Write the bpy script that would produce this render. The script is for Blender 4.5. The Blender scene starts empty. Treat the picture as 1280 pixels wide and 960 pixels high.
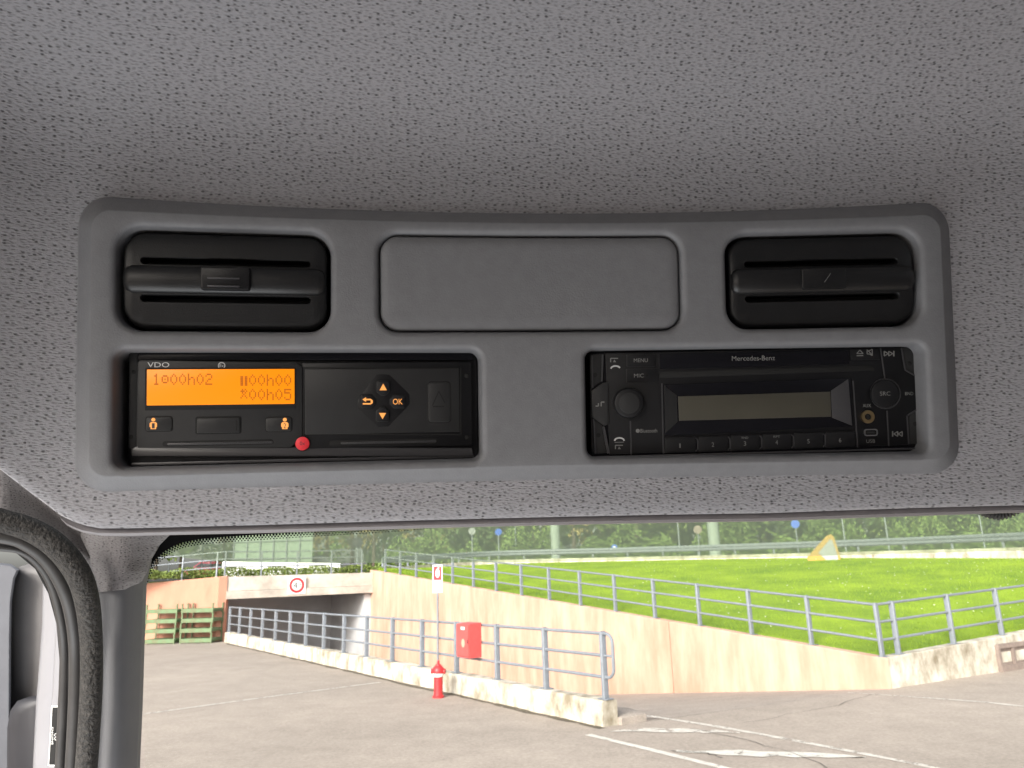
import bpy, bmesh, math, random
import numpy as np
from mathutils import Matrix, Vector
from mathutils.geometry import delaunay_2d_cdt
R_ = math.radians
random.seed(7); rng = np.random.default_rng(11)
scene = bpy.context.scene
COL = scene.collection

# ------------------------------------------------------------------ camera
FPX, CXP, CYP = 940.0, 640.0, 480.0          # focal length and centre in photo pixels (1280 x 960)
CAM_Z = 2.55
PITCH, ROLL = 14.3, -1.65
MC = Matrix.Translation((0, 0, CAM_Z)) @ Matrix.Rotation(R_(90 + PITCH), 4, 'X') @ Matrix.Rotation(R_(ROLL), 4, 'Z')
cd = bpy.data.cameras.new('camera'); cam = bpy.data.objects.new('camera', cd); COL.objects.link(cam)
cam.matrix_world = MC
cd.sensor_width = 36.0; cd.lens = FPX / 1280 * 36.0
cd.clip_start = 0.02; cd.clip_end = 2000
cd.dof.use_dof = True; cd.dof.focus_distance = 0.43; cd.dof.aperture_fstop = 34.0
scene.camera = cam
scene.render.resolution_x, scene.render.resolution_y = 1024, 768

# ------------------------------------------------------------------ sky, sun, exposure
SUN_EL, SUN_AZ = 27.0, 207.0                 # azimuth clockwise from +Y: behind and to the left
world = bpy.data.worlds.new('World'); scene.world = world; world.use_nodes = True
wn = world.node_tree
sky = wn.nodes.new('ShaderNodeTexSky'); sky.sky_type = 'NISHITA'; sky.sun_disc = False
sky.sun_elevation = R_(SUN_EL); sky.sun_rotation = R_(SUN_AZ)
sky.air_density = 1.0; sky.dust_density = 4.0; sky.ozone_density = 0.6
hs = wn.nodes.new('ShaderNodeHueSaturation'); hs.inputs['Saturation'].default_value = 0.35
wn.links.new(sky.outputs[0], hs.inputs['Color'])
wn.links.new(hs.outputs[0], wn.nodes['Background'].inputs[0])
wn.nodes['Background'].inputs[1].default_value = 0.10
sl = bpy.data.lights.new('sun', 'SUN'); so = bpy.data.objects.new('sun', sl); COL.objects.link(so)
sl.energy = 1.5; sl.angle = R_(18); sl.color = (1.0, 0.95, 0.88)
sd = Vector((math.sin(R_(SUN_AZ)) * math.cos(R_(SUN_EL)), math.cos(R_(SUN_AZ)) * math.cos(R_(SUN_EL)), math.sin(R_(SUN_EL))))
so.rotation_euler = sd.to_track_quat('Z', 'Y').to_euler(); so.location = sd * 50
scene.view_settings.view_transform = 'Standard'; scene.view_settings.look = 'None'
scene.view_settings.gamma = 1.0; scene.view_settings.use_curve_mapping = False
EXPO = 1.6
scene.view_settings.exposure = EXPO

# ------------------------------------------------------------------ pixel helpers (a pixel gives only a direction)
def cdir(px, py): return Vector(((px - CXP) / FPX, -(py - CYP) / FPX, -1.0))
def cp(px, py, depth): return MC @ (cdir(px, py) * depth)                # point at a depth along the view axis
def G(px, py, z=0.0):                                                     # point on a level plane
    o = MC.translation; d = MC.to_3x3() @ cdir(px, py)
    t = (z - o.z) / d.z; return o + d * t
def at(px, py, y):                                                        # point at a distance in front (world Y)
    o = MC.translation; d = MC.to_3x3() @ cdir(px, py); return o + d * ((y - o.y) / d.y)
def onplane(F, px, py, z=0.0):                                            # x, y in a frame's z plane
    Fi = F.inverted(); o = Fi @ MC.translation; d = Fi.to_3x3() @ (MC.to_3x3() @ cdir(px, py))
    p = o + d * ((z - o.z) / d.z); return p.x, p.y

# frame of the overhead console, fitted to the photograph (x right, y up, z into the cab)
KC = 0.3545
MP = MC @ Matrix.Translation((0.0117, 0.0209, -0.4166)) @ Matrix.Rotation(0.0118, 4, 'Z') @ Matrix.Rotation(0.0782, 4, 'Y') @ Matrix.Rotation(-0.0481, 4, 'X')
# fill lamp added beside and below the camera to brighten the cab
al = bpy.data.lights.new('cab_fill_light', 'AREA'); ao = bpy.data.objects.new('cab_fill_light', al); COL.objects.link(ao)
al.shape = 'RECTANGLE'; al.size = 0.75; al.size_y = 0.55; al.energy = 2.6; al.color = (0.92, 0.965, 1.0)
LP_, LT_ = MP @ Vector((-0.40, -0.74, 0.30)), MP @ Vector((-0.02, 0.18, 0.18))
ao.matrix_world = Matrix.Translation(LP_) @ (LP_ - LT_).to_track_quat('Z', 'Y').to_matrix().to_4x4()
def gx(x):
    z = KC * x * x
    if x < -0.235: z += 4.5 * (x + 0.235) ** 2
    if x > 0.30: z = KC * 0.09 + 2 * KC * 0.30 * (x - 0.30)
    return z
def on_liner(px, py, w=0.0):
    Fi = MP.inverted(); o = Fi @ MC.translation; d = Fi.to_3x3() @ (MC.to_3x3() @ cdir(px, py))
    lo, hi = 0.05, 1.2
    for _ in range(60):
        m = (lo + hi) / 2; p = o + d * m
        if p.z > gx(p.x) + w: lo = m
        else: hi = m
    return o + d * lo
def warp(u, v, w):
    q = min(1.0, max(0.0, (v - 0.064) / 0.0125)); v += q * q * (3 - 2 * q) * (0.0030 * (u / 0.236) ** 2 - 0.0012)
    s = 2 * KC * u; n = math.sqrt(1 + s * s)
    return Vector((u - s / n * w, v, KC * u * u + w / n))
def dev_frame(u, v, w, yaw=0.0):
    return MP @ Matrix.Translation(warp(u, v, w)) @ Matrix.Rotation(-math.atan(2 * KC * u) + yaw, 4, 'Y')

# ------------------------------------------------------------------ materials
def new_mat(name):
    m = bpy.data.materials.new(name); m.use_nodes = True
    return m, m.node_tree, m.node_tree.nodes['Principled BSDF']
def mat(name, col, rough=0.6, var=0.0, vscale=8.0, bump=0.0, bscale=200.0, bdist=0.001, metal=0.0, spec=0.5, dark=None, stretch=(1, 1, 1), detail=6.0, coat=0.0):
    m, nt, b = new_mat(name); L = nt.links
    b.inputs['Base Color'].default_value = (*col, 1); b.inputs['Roughness'].default_value = rough
    b.inputs['Metallic'].default_value = metal; b.inputs['Specular IOR Level'].default_value = spec
    b.inputs['Coat Weight'].default_value = coat
    tc = nt.nodes.new('ShaderNodeTexCoord'); mp = nt.nodes.new('ShaderNodeMapping'); mp.inputs['Scale'].default_value = stretch
    L.new(tc.outputs['Object'], mp.inputs[0])
    if var:
        n = nt.nodes.new('ShaderNodeTexNoise'); n.inputs['Scale'].default_value = vscale; n.inputs['Detail'].default_value = detail
        n.inputs['Roughness'].default_value = 0.65
        r = nt.nodes.new('ShaderNodeValToRGB')
        d = dark if dark else tuple(c * (1 - var) for c in col)
        r.color_ramp.elements[0].position = 0.34; r.color_ramp.elements[0].color = (*d, 1)
        r.color_ramp.elements[1].position = 0.66; r.color_ramp.elements[1].color = (*[min(1, c * (1 + var * 0.5)) for c in col], 1)
        L.new(mp.outputs[0], n.inputs['Vector']); L.new(n.outputs[0], r.inputs[0]); L.new(r.outputs[0], b.inputs['Base Color'])
    if bump:
        n2 = nt.nodes.new('ShaderNodeTexNoise'); n2.inputs['Scale'].default_value = bscale; n2.inputs['Detail'].default_value = 3
        bp = nt.nodes.new('ShaderNodeBump'); bp.inputs['Strength'].default_value = bump; bp.inputs['Distance'].default_value = bdist
        L.new(mp.outputs[0], n2.inputs['Vector']); L.new(n2.outputs[0], bp.inputs['Height']); L.new(bp.outputs[0], b.inputs['Normal'])
    return m
def asphalt(name, col, spread=0.16):
    m, nt, b = new_mat(name); L = nt.links; N = nt.nodes
    b.inputs['Roughness'].default_value = 0.92; b.inputs['Specular IOR Level'].default_value = 0.25
    tc = N.new('ShaderNodeTexCoord')
    def noise(sc, det, rough=0.6):
        n = N.new('ShaderNodeTexNoise'); n.inputs['Scale'].default_value = sc; n.inputs['Detail'].default_value = det; n.inputs['Roughness'].default_value = rough
        L.new(tc.outputs['Object'], n.inputs['Vector']); return n
    def rng_(n, lo, hi, a=0.3, c=0.7):
        r = N.new('ShaderNodeMapRange'); r.inputs['From Min'].default_value = a; r.inputs['From Max'].default_value = c; r.inputs['To Min'].default_value = lo; r.inputs['To Max'].default_value = hi
        L.new(n.outputs[0], r.inputs['Value']); return r.outputs[0]
    def mul(a, c):
        q = N.new('ShaderNodeMath'); q.operation = 'MULTIPLY'; L.new(a, q.inputs[0]); L.new(c, q.inputs[1]); return q.outputs[0]
    big = rng_(noise(0.16, 8, 0.62), 1 - spread, 1 + spread); mid = rng_(noise(1.7, 10, 0.75), 0.86, 1.12); fine = rng_(noise(16, 8, 0.85), 0.60, 1.40, 0.25, 0.75)
    k = mul(mul(big, mid), fine)
    v = N.new('ShaderNodeVectorMath'); v.operation = 'SCALE'; v.inputs[0].default_value = col; L.new(k, v.inputs['Scale']); L.new(v.outputs[0], b.inputs['Base Color'])
    bp = N.new('ShaderNodeBump'); bp.inputs['Strength'].default_value = 0.5; bp.inputs['Distance'].default_value = 0.006; L.new(fine, bp.inputs['Height']); L.new(bp.outputs[0], b.inputs['Normal'])
    return m
def emis(name, col, s):
    s = s / 2 ** EXPO
    m, nt, b = new_mat(name); b.inputs['Base Color'].default_value = (*[c * 0.3 for c in col], 1); b.inputs['Roughness'].default_value = 0.4
    b.inputs['Emission Color'].default_value = (*col, 1); b.inputs['Emission Strength'].default_value = s
    return m
def fabric(name, col, pit, sc=1.0):
    m, nt, b = new_mat(name); L = nt.links; N = nt.nodes
    b.inputs['Roughness'].default_value = 0.95; b.inputs['Specular IOR Level'].default_value = 0.15
    b.inputs['Sheen Weight'].default_value = 0.25; b.inputs['Sheen Roughness'].default_value = 0.5
    uv = N.new('ShaderNodeUVMap'); uv.uv_map = 'UVMap'
    wz = N.new('ShaderNodeTexNoise'); wz.inputs['Scale'].default_value = 90 * sc; wz.inputs['Detail'].default_value = 2
    add = N.new('ShaderNodeMixRGB'); add.blend_type = 'ADD'; add.inputs[0].default_value = 0.0012 / sc
    L.new(uv.outputs[0], wz.inputs['Vector']); L.new(uv.outputs[0], add.inputs[1]); L.new(wz.outputs['Color'], add.inputs[2])
    def pits(scale, st, lo, hi, dirn):
        mp = N.new('ShaderNodeMapping'); mp.inputs['Scale'].default_value = (st[0] * scale, st[1] * scale, 1); mp.inputs['Rotation'].default_value = (0, 0, dirn)
        v = N.new('ShaderNodeTexVoronoi'); v.voronoi_dimensions = '2D'; v.inputs['Scale'].default_value = 1.0; v.inputs['Randomness'].default_value = 0.85
        r = N.new('ShaderNodeMapRange'); r.interpolation_type = 'SMOOTHSTEP'
        r.inputs['From Min'].default_value = lo; r.inputs['From Max'].default_value = hi
        L.new(add.outputs[0], mp.inputs[0]); L.new(mp.outputs[0], v.inputs['Vector']); L.new(v.outputs['Distance'], r.inputs['Value'])
        return r.outputs[0], v
    a, va = pits(300 * sc, (0.78, 1.2), 0.02, 0.30, 0.05)
    c, vc = pits(560 * sc, (0.50, 1.20), 0.0, 0.48, -0.06)
    # pits differ in strength from cell to cell
    sep = N.new('ShaderNodeSeparateColor'); L.new(va.outputs['Color'], sep.inputs[0])
    k = N.new('ShaderNodeMapRange'); k.inputs['From Min'].default_value = 0.1; k.inputs['From Max'].default_value = 0.8; L.new(sep.outputs[0], k.inputs['Value'])
    ia = N.new('ShaderNodeMix'); ia.data_type = 'FLOAT'; ia.inputs[2].default_value = 1.0
    L.new(k.outputs[0], ia.inputs[0]); L.new(a, ia.inputs[3])
    ic = N.new('ShaderNodeMapRange'); ic.inputs['To Min'].default_value = 0.66; L.new(c, ic.inputs['Value'])
    fine = N.new('ShaderNodeTexNoise'); fine.inputs['Scale'].default_value = 1.0; fine.inputs['Detail'].default_value = 4; fine.inputs['Roughness'].default_value = 0.7
    fm = N.new('ShaderNodeMapping'); fm.inputs['Scale'].default_value = (420 * sc, 1150 * sc, 1); L.new(uv.outputs[0], fm.inputs[0]); L.new(fm.outputs[0], fine.inputs['Vector'])
    fr = N.new('ShaderNodeMapRange'); fr.inputs['From Min'].default_value = 0.3; fr.inputs['From Max'].default_value = 0.7; fr.inputs['To Min'].default_value = 0.72; L.new(fine.outputs[0], fr.inputs['Value'])
    m1 = N.new('ShaderNodeMath'); m1.operation = 'MULTIPLY'; L.new(ia.outputs[0], m1.inputs[0]); L.new(ic.outputs[0], m1.inputs[1])
    m2 = N.new('ShaderNodeMath'); m2.operation = 'MULTIPLY'; L.new(m1.outputs[0], m2.inputs[0]); L.new(fr.outputs[0], m2.inputs[1])
    big = N.new('ShaderNodeTexNoise'); big.inputs['Scale'].default_value = 9; big.inputs['Detail'].default_value = 2; L.new(uv.outputs[0], big.inputs['Vector'])
    tint = N.new('ShaderNodeMixRGB'); tint.inputs[1].default_value = (col[0] * 1.015, col[1] * 0.988, col[2] * 0.995, 1); tint.inputs[2].default_value = (col[0] * 0.985, col[1] * 1.0, col[2] * 1.02, 1)
    L.new(big.outputs[0], tint.inputs[0])
    cm = N.new('ShaderNodeMixRGB'); cm.inputs[1].default_value = (*pit, 1)
    L.new(m2.outputs[0], cm.inputs[0]); L.new(tint.outputs[0], cm.inputs[2]); L.new(cm.outputs[0], b.inputs['Base Color'])
    bp = N.new('ShaderNodeBump'); bp.inputs['Strength'].default_value = 0.8; bp.inputs['Distance'].default_value = 0.0009 / sc
    L.new(m2.outputs[0], bp.inputs['Height']); L.new(bp.outputs[0], b.inputs['Normal'])
    return m
def glassy(name, tint, gloss, milk=0.0, milkcol=(1, 1, 1)):
    m = bpy.data.materials.new(name); m.use_nodes = True; nt = m.node_tree; N = nt.nodes; L = nt.links
    N.remove(N['Principled BSDF']); out = N['Material Output']
    t = N.new('ShaderNodeBsdfTransparent'); t.inputs[0].default_value = (*tint, 1)
    last = t.outputs[0]
    if milk:
        tr = N.new('ShaderNodeBsdfTranslucent'); tr.inputs[0].default_value = (*milkcol, 1)
        mx = N.new('ShaderNodeMixShader'); mx.inputs[0].default_value = milk
        L.new(last, mx.inputs[1]); L.new(tr.outputs[0], mx.inputs[2]); last = mx.outputs[0]
    g = N.new('ShaderNodeBsdfGlossy'); g.inputs['Roughness'].default_value = 0.02
    fr = N.new('ShaderNodeFresnel'); fr.inputs[0].default_value = 1.45
    mu = N.new('ShaderNodeMath'); mu.operation = 'MULTIPLY'; mu.inputs[1].default_value = gloss; L.new(fr.outputs[0], mu.inputs[0])
    m2 = N.new('ShaderNodeMixShader'); L.new(mu.outputs[0], m2.inputs[0]); L.new(last, m2.inputs[1]); L.new(g.outputs[0], m2.inputs[2])
    L.new(m2.outputs[0], out.inputs[0])
    return m

M = {}
M['panel'] = mat('console_plastic', (0.146, 0.148, 0.156), 0.55, 0.07, 140, 0.38, 1100, 0.0004, spec=0.3)
M['fabric'] = fabric('liner_fabric', (0.285, 0.284, 0.296), (0.082, 0.080, 0.084))
M['fabric_fine'] = fabric('pillar_fabric', (0.215, 0.205, 0.205), (0.06, 0.055, 0.055), 1.7)
M['trim'] = mat('trim_plastic', (0.155, 0.145, 0.150), 0.5, 0.06, 40, 0.2, 900, 0.0004)
M['pillar'] = mat('pillar_plastic', (0.135, 0.137, 0.145), 0.55, 0.06, 40, 0.25, 1100, 0.0004)
M['black'] = mat('black_plastic', (0.007, 0.007, 0.008), 0.42, spec=0.3, var=0.2, vscale=90, bump=0.25, bscale=1400, bdist=0.0003)# 0.2, 90, 0.25, 1400, 0.0003)
M['vent'] = mat('vent_plastic', (0.0065, 0.0065, 0.007), 0.42, spec=0.4, var=0.2, vscale=70, bump=0.35, bscale=1300, bdist=0.0003)# 0.2, 70, 0.35, 1300, 0.0003)
M['void'] = mat('dark_void', (0.003, 0.003, 0.003), 0.8)
M['char'] = mat('charcoal_plastic', (0.021, 0.021, 0.0215), 0.48, spec=0.35, var=0.15, vscale=60, bump=0.25, bscale=1500, bdist=0.0003)# 0.15, 60, 0.25, 1500, 0.0003)
M['gloss'] = mat('gloss_black', (0.005, 0.005, 0.007), 0.25, spec=0.3, var=0.1, vscale=60, bump=0.05, bscale=300, bdist=0.0003)# 0.1, 60, 0.05, 300, 0.0003)
M['key'] = mat('key_rubber', (0.009, 0.009, 0.010), 0.48, spec=0.3, var=0.15, vscale=80, bump=0.15, bscale=1500, bdist=0.0002)# 0.15, 80, 0.15, 1500, 0.0002)
M['orange'] = emis('orange_screen', (1.0, 0.275, 0.0), 0.98)
M['icon'] = emis('amber_icon', (1.0, 0.40, 0.10), 0.95)
M['lcd'] = emis('lcd_ink', (0.43, 0.10, 0.0), 0.9)
M['lcd_off'] = mat('lcd_unlit', (0.060, 0.056, 0.043), 0.3, 0.12, 25)
M['white_print'] = mat('white_print', (0.48, 0.48, 0.48), 0.5)
M['grey_print'] = mat('grey_print', (0.17, 0.17, 0.165), 0.5)
M['etch'] = mat('etched_print', (0.075, 0.075, 0.08), 0.5)
M['edge'] = mat('edge_plastic', (0.045, 0.044, 0.047), 0.35)
M['seal_red'] = mat('red_seal', (0.75, 0.03, 0.045), 0.5, 0.2, 300)
M['brass'] = mat('brass', (0.55, 0.42, 0.22), 0.28, metal=1.0)
M['steel'] = mat('steel', (0.5, 0.5, 0.5), 0.3, metal=1.0)
M['rubber'] = mat('flocked_rubber', (0.034, 0.031, 0.028), 0.75, 0.6, 380, 1.0, 520, 0.002, detail=3)
M['rubber2'] = mat('smooth_rubber', (0.040, 0.038, 0.037), 0.5, 0.2, 60, 0.1, 300, 0.0005)
M['silver'] = mat('white_paint', (0.23, 0.23, 0.245), 0.35, 0.04, 20, coat=0.2)
M['mirror'] = mat('mirror_plastic', (0.115, 0.11, 0.11), 0.55, 0.08, 30, 0.15, 700, 0.0005)
M['mirror_cool'] = mat('mirror_front_plastic', (0.11, 0.115, 0.13), 0.5, 0.08, 30)
M['mirror_dark'] = mat('mirror_dark_plastic', (0.022, 0.022, 0.026), 0.5, 0.1, 30)
M['frit'] = mat('ceramic_frit', (0.002, 0.002, 0.002), 0.6, spec=0.05)
M['glass'] = glassy('windscreen_glass', (0.97, 0.985, 0.97), 0.02)
M['band'] = glassy('shade_band_glass', (0.72, 0.80, 0.63), 0.02, 0.33, (0.74, 0.86, 0.62))  # milky mix puts a pale haze over the trees behind

M['asphalt'] = asphalt('asphalt', (0.345, 0.297, 0.257))
M['ramp'] = asphalt('ramp_asphalt', (0.35, 0.303, 0.265))
M['road'] = mat('road_asphalt', (0.11, 0.108, 0.105), 0.9, 0.25, 0.8, 0.3, 50, 0.01)
M['paint'] = mat('worn_road_paint', (0.62, 0.59, 0.54), 0.75, 0.5, 5, detail=10, dark=(0.24, 0.22, 0.20))
M['paint2'] = mat('very_worn_road_paint', (0.55, 0.51, 0.46), 0.8, 0.5, 7, detail=12, dark=(0.19, 0.172, 0.155))
def flaky(name, col, thr, sc):
    m = mat(name, col, 0.8, 0.25, 6, detail=10); nt = m.node_tree; N = nt.nodes; L = nt.links
    n = N.new('ShaderNodeTexNoise'); n.inputs['Scale'].default_value = sc; n.inputs['Detail'].default_value = 12; n.inputs['Roughness'].default_value = 0.75
    tc = N.new('ShaderNodeTexCoord'); L.new(tc.outputs['Object'], n.inputs['Vector'])
    r = N.new('ShaderNodeMapRange'); r.inputs['From Min'].default_value = thr; r.inputs['From Max'].default_value = thr + 0.06; L.new(n.outputs[0], r.inputs['Value'])
    L.new(r.outputs[0], N['Principled BSDF'].inputs['Alpha']); return m
M['paint'] = flaky('worn_road_paint', (0.60, 0.57, 0.52), 0.37, 5); M['paint2'] = flaky('very_worn_road_paint', (0.58, 0.54, 0.49), 0.42, 4)
M['crack'] = mat('crack_tar', (0.09, 0.08, 0.07), 0.9)
M['conc'] = mat('white_concrete', (0.58, 0.545, 0.475), 0.9, 0.35, 2.4, 0.5, 30, 0.012, detail=14, dark=(0.22, 0.185, 0.13), stretch=(1, 1, 0.6))
M['beam'] = mat('beam_concrete', (0.55, 0.50, 0.44), 0.9, 0.3, 0.8, 0.3, 30, 0.01, detail=10, dark=(0.36, 0.32, 0.28))
M['peach'] = mat('peach_render', (0.50, 0.335, 0.255), 0.9, 0.22, 2.2, 0.3, 20, 0.01, stretch=(1, 1, 0.22), detail=14, dark=(0.42, 0.245, 0.175))
M['salmon'] = mat('salmon_render', (0.50, 0.245, 0.17), 0.9, 0.2, 0.9, 0.3, 20, 0.01, stretch=(1, 1, 0.4), detail=10)
M['tunnel'] = mat('tunnel_concrete', (0.50, 0.50, 0.515), 0.9, 0.15, 0.5)
M['rail'] = mat('galvanised_paint', (0.215, 0.235, 0.265), 0.5, 0.12, 9, metal=0.15)
M['rail_w'] = mat('pale_galvanised', (0.215, 0.235, 0.265), 0.5, 0.12, 9, metal=0.15)
M['red'] = mat('red_paint', (0.52, 0.030, 0.035), 0.4, 0.12, 8)
M['red_faded'] = mat('faded_red_paint', (0.58, 0.085, 0.08), 0.5, 0.12, 6)
M['white'] = mat('white_enamel', (0.78, 0.78, 0.76), 0.5)
M['ink'] = mat('black_ink', (0.03, 0.03, 0.035), 0.5)
M['ring'] = mat('sign_red', (0.62, 0.03, 0.04), 0.45)
M['blue'] = mat('sign_blue', (0.02, 0.10, 0.50), 0.45)
M['yellow'] = mat('sign_yellow', (0.34, 0.20, 0.025), 0.5)
M['signgrey'] = mat('sign_grey', (0.25, 0.26, 0.27), 0.5)
M['green'] = mat('green_metal', (0.105, 0.20, 0.095), 0.6, 0.25, 3, detail=8, dark=(0.13, 0.125, 0.06))
M['rust'] = mat('rusty_metal', (0.22, 0.09, 0.05), 0.8, 0.3, 8)
M['timber'] = mat('brown_frame', (0.24, 0.19, 0.165), 0.8, 0.2, 6)
M['grass'] = mat('lawn_grass', (0.205, 0.300, 0.014), 0.9, 0.28, 0.5, 0.6, 25, 0.05, detail=12, dark=(0.115, 0.205, 0.010))
M['blade'] = mat('grass_blade', (0.215, 0.32, 0.014), 0.7, 0.3, 0.8)
M['verge'] = mat('verge_grass', (0.10, 0.15, 0.03), 0.9, 0.3, 0.5)
M['daisy'] = mat('daisy', (0.75, 0.75, 0.7), 0.7)
M['bark'] = mat('bark', (0.11, 0.085, 0.065), 0.9, 0.3, 6)
def leafmat(name, col):
    m = mat(name, col, 0.65, 0.35, 0.9, detail=3); b = m.node_tree.nodes['Principled BSDF']
    b.inputs['Subsurface Weight'].default_value = 0.0; return m
M['leaf_a'] = leafmat('leaf_green', (0.135, 0.20, 0.045)); M['leaf_b'] = leafmat('leaf_dark', (0.085, 0.130, 0.04))
M['leaf_c'] = leafmat('leaf_autumn', (0.27, 0.21, 0.07)); M['leaf_d'] = leafmat('leaf_bright', (0.18, 0.24, 0.05))
M['mesh_screen'] = mat('green_mesh_screen', (0.21, 0.265, 0.215), 0.8, 0.12, 1.2)
M['car_white'] = mat('car_white', (0.7, 0.7, 0.7), 0.3, coat=0.5); M['car_red'] = mat('car_red', (0.45, 0.05, 0.08), 0.35, coat=0.5)
M['car_dark'] = mat('car_dark', (0.03, 0.035, 0.04), 0.3, coat=0.5); M['tyre'] = mat('tyre', (0.02, 0.02, 0.02), 0.8)
M['column'] = mat('column_paint', (0.25, 0.29, 0.26), 0.7)
M['teal'] = mat('teal_awning', (0.05, 0.30, 0.20), 0.7)

# ------------------------------------------------------------------ mesh builder
class MB:
    def __init__(s): s.v = []; s.f = []
    def add(s, vs, fs):
        n = len(s.v); s.v += [tuple(v) for v in vs]; s.f += [tuple(i + n for i in f) for f in fs]; return s
    def box(s, c, size, mtx=None):
        x, y, z = [d / 2 for d in size]
        vs = [Vector((c[0] + i * x, c[1] + j * y, c[2] + k * z)) for k in (-1, 1) for j in (-1, 1) for i in (-1, 1)]
        if mtx: vs = [mtx @ v for v in vs]
        return s.add(vs, [(0, 2, 3, 1), (4, 5, 7, 6), (0, 1, 5, 4), (2, 6, 7, 3), (0, 4, 6, 2), (1, 3, 7, 5)])
    def rings(s, loops, cap0=True, cap1=True, closed=True):
        n = len(loops[0]); vs = [v for l in loops for v in l]; fs = []
        for k in range(len(loops) - 1):
            for i in range(n if closed else n - 1):
                j = (i + 1) % n; fs.append((k * n + i, k * n + j, (k + 1) * n + j, (k + 1) * n + i))
        if cap0: fs.append(tuple(reversed(range(n))))
        if cap1: fs.append(tuple(range((len(loops) - 1) * n, len(loops) * n)))
        return s.add(vs, fs)
    def prism(s, poly, z0, z1, bev=0.0, ins=None):
        """polygon (ccw) raised from z0 to z1, top edge bevelled"""
        loops = [[(x, y, z0) for x, y in poly]]
        if bev:
            loops.append([(x, y, z1 - bev) for x, y in poly])
            ip = inset(poly, bev * 0.3); loops.append([(x, y, z1 - bev * 0.3) for x, y in ip])
            ip = inset(poly, bev); loops.append([(x, y, z1) for x, y in ip])
        else: loops.append([(x, y, z1) for x, y in poly])
        return s.rings(loops)
    def tube(s, pts, r, n=10, cap=True, ry=None):
        pts = [Vector(p) for p in pts]; loops = []; up = None
        for i, p in enumerate(pts):
            t = (pts[min(i + 1, len(pts) - 1)] - pts[max(i - 1, 0)]).normalized()
            if up is None: up = Vector((0, 0, 1)) if abs(t.z) < 0.9 else Vector((1, 0, 0))
            a = t.cross(up).normalized(); b = a.cross(t).normalized(); up = b
            rr = r[i] if isinstance(r, (list, tuple)) else r
            loops.append([p + (a * math.cos(q) + b * math.sin(q)) * rr for q in [2 * math.pi * k / n for k in range(n)]])
        return s.rings(loops, cap, cap)
    def lathe(s, prof, n=20, o=(0, 0, 0), mtx=None):
        loops = [[Vector((o[0] + r * math.cos(2 * math.pi * k / n), o[1] + r * math.sin(2 * math.pi * k / n), o[2] + z)) for k in range(n)] for r, z in prof]
        if mtx: loops = [[mtx @ v for v in l] for l in loops]
        return s.rings(loops)
    def build(s, name, m, parent=None, mtx=None, smooth=35, label=None, cat=None, group=None, kind=None, recalc=True):
        me = bpy.data.meshes.new(name); me.from_pydata(s.v, [], s.f); 
        if recalc:
            bm = bmesh.new(); bm.from_mesh(me); bmesh.ops.remove_doubles(bm, verts=bm.verts, dist=1e-7)
            bmesh.ops.recalc_face_normals(bm, faces=bm.faces); bm.to_mesh(me); bm.free()
        if smooth:
            for p in me.polygons: p.use_smooth = True
            me.set_sharp_from_angle(angle=R_(smooth))
        me.materials.append(M[m])
        return link(name, me, parent, mtx, label, cat, group, kind)
def link(name, me, parent=None, mtx=None, label=None, cat=None, group=None, kind=None):
    o = bpy.data.objects.new(name, me); COL.objects.link(o)
    if parent: o.parent = parent
    elif mtx is not None: o.matrix_world = mtx
    for k, v in (('label', label), ('category', cat), ('group', group), ('kind', kind)):
        if v: o[k] = v
    return o
def thing(name, mtx, label, cat, group=None):
    if not isinstance(mtx, Matrix): mtx = Matrix.Translation(mtx)
    return link(name, None, None, mtx, label, cat, group)
def inset(poly, d):
    n = len(poly); out = []
    for i in range(n):
        p0, p1, p2 = Vector(poly[i - 1]), Vector(poly[i]), Vector(poly[(i + 1) % n])
        e1 = (p1 - p0).normalized(); e2 = (p2 - p1).normalized()
        n1 = Vector((-e1.y, e1.x)); n2 = Vector((-e2.y, e2.x)); b = (n1 + n2)
        k = max(0.35, (1 + n1.dot(n2)) / 2); b = b / 2 / k
        out.append((p1.x + b.x * d, p1.y + b.y * d))
    return out
def rr(cx, cy, w, h, r, n=6, step=None):
    r = min(r, w / 2 - 1e-6, h / 2 - 1e-6); pts = []
    cs = [(cx + w / 2 - r, cy - h / 2 + r, -90), (cx + w / 2 - r, cy + h / 2 - r, 0), (cx - w / 2 + r, cy + h / 2 - r, 90), (cx - w / 2 + r, cy - h / 2 + r, 180)]
    for i, (x, y, a) in enumerate(cs):
        for k in range(n + 1):
            q = R_(a + 90 * k / n); pts.append((x + r * math.cos(q), y + r * math.sin(q)))
        if step:
            x2, y2, a2 = cs[(i + 1) % 4]; q = R_(a2); e = (x2 + r * math.cos(q), y2 + r * math.sin(q)); s0 = pts[-1]
            m = step[i % 2] if isinstance(step, tuple) else max(1, int(round(math.dist(s0, e) / step)))
            for k in range(1, m): pts.append((s0[0] + (e[0] - s0[0]) * k / m, s0[1] + (e[1] - s0[1]) * k / m))
    return pts
def rrsdf(x, y, cx, cy, w, h, r):
    qx = abs(x - cx) - w / 2 + r; qy = abs(y - cy) - h / 2 + r
    return math.hypot(max(qx, 0), max(qy, 0)) + min(max(qx, qy), 0) - r

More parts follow.
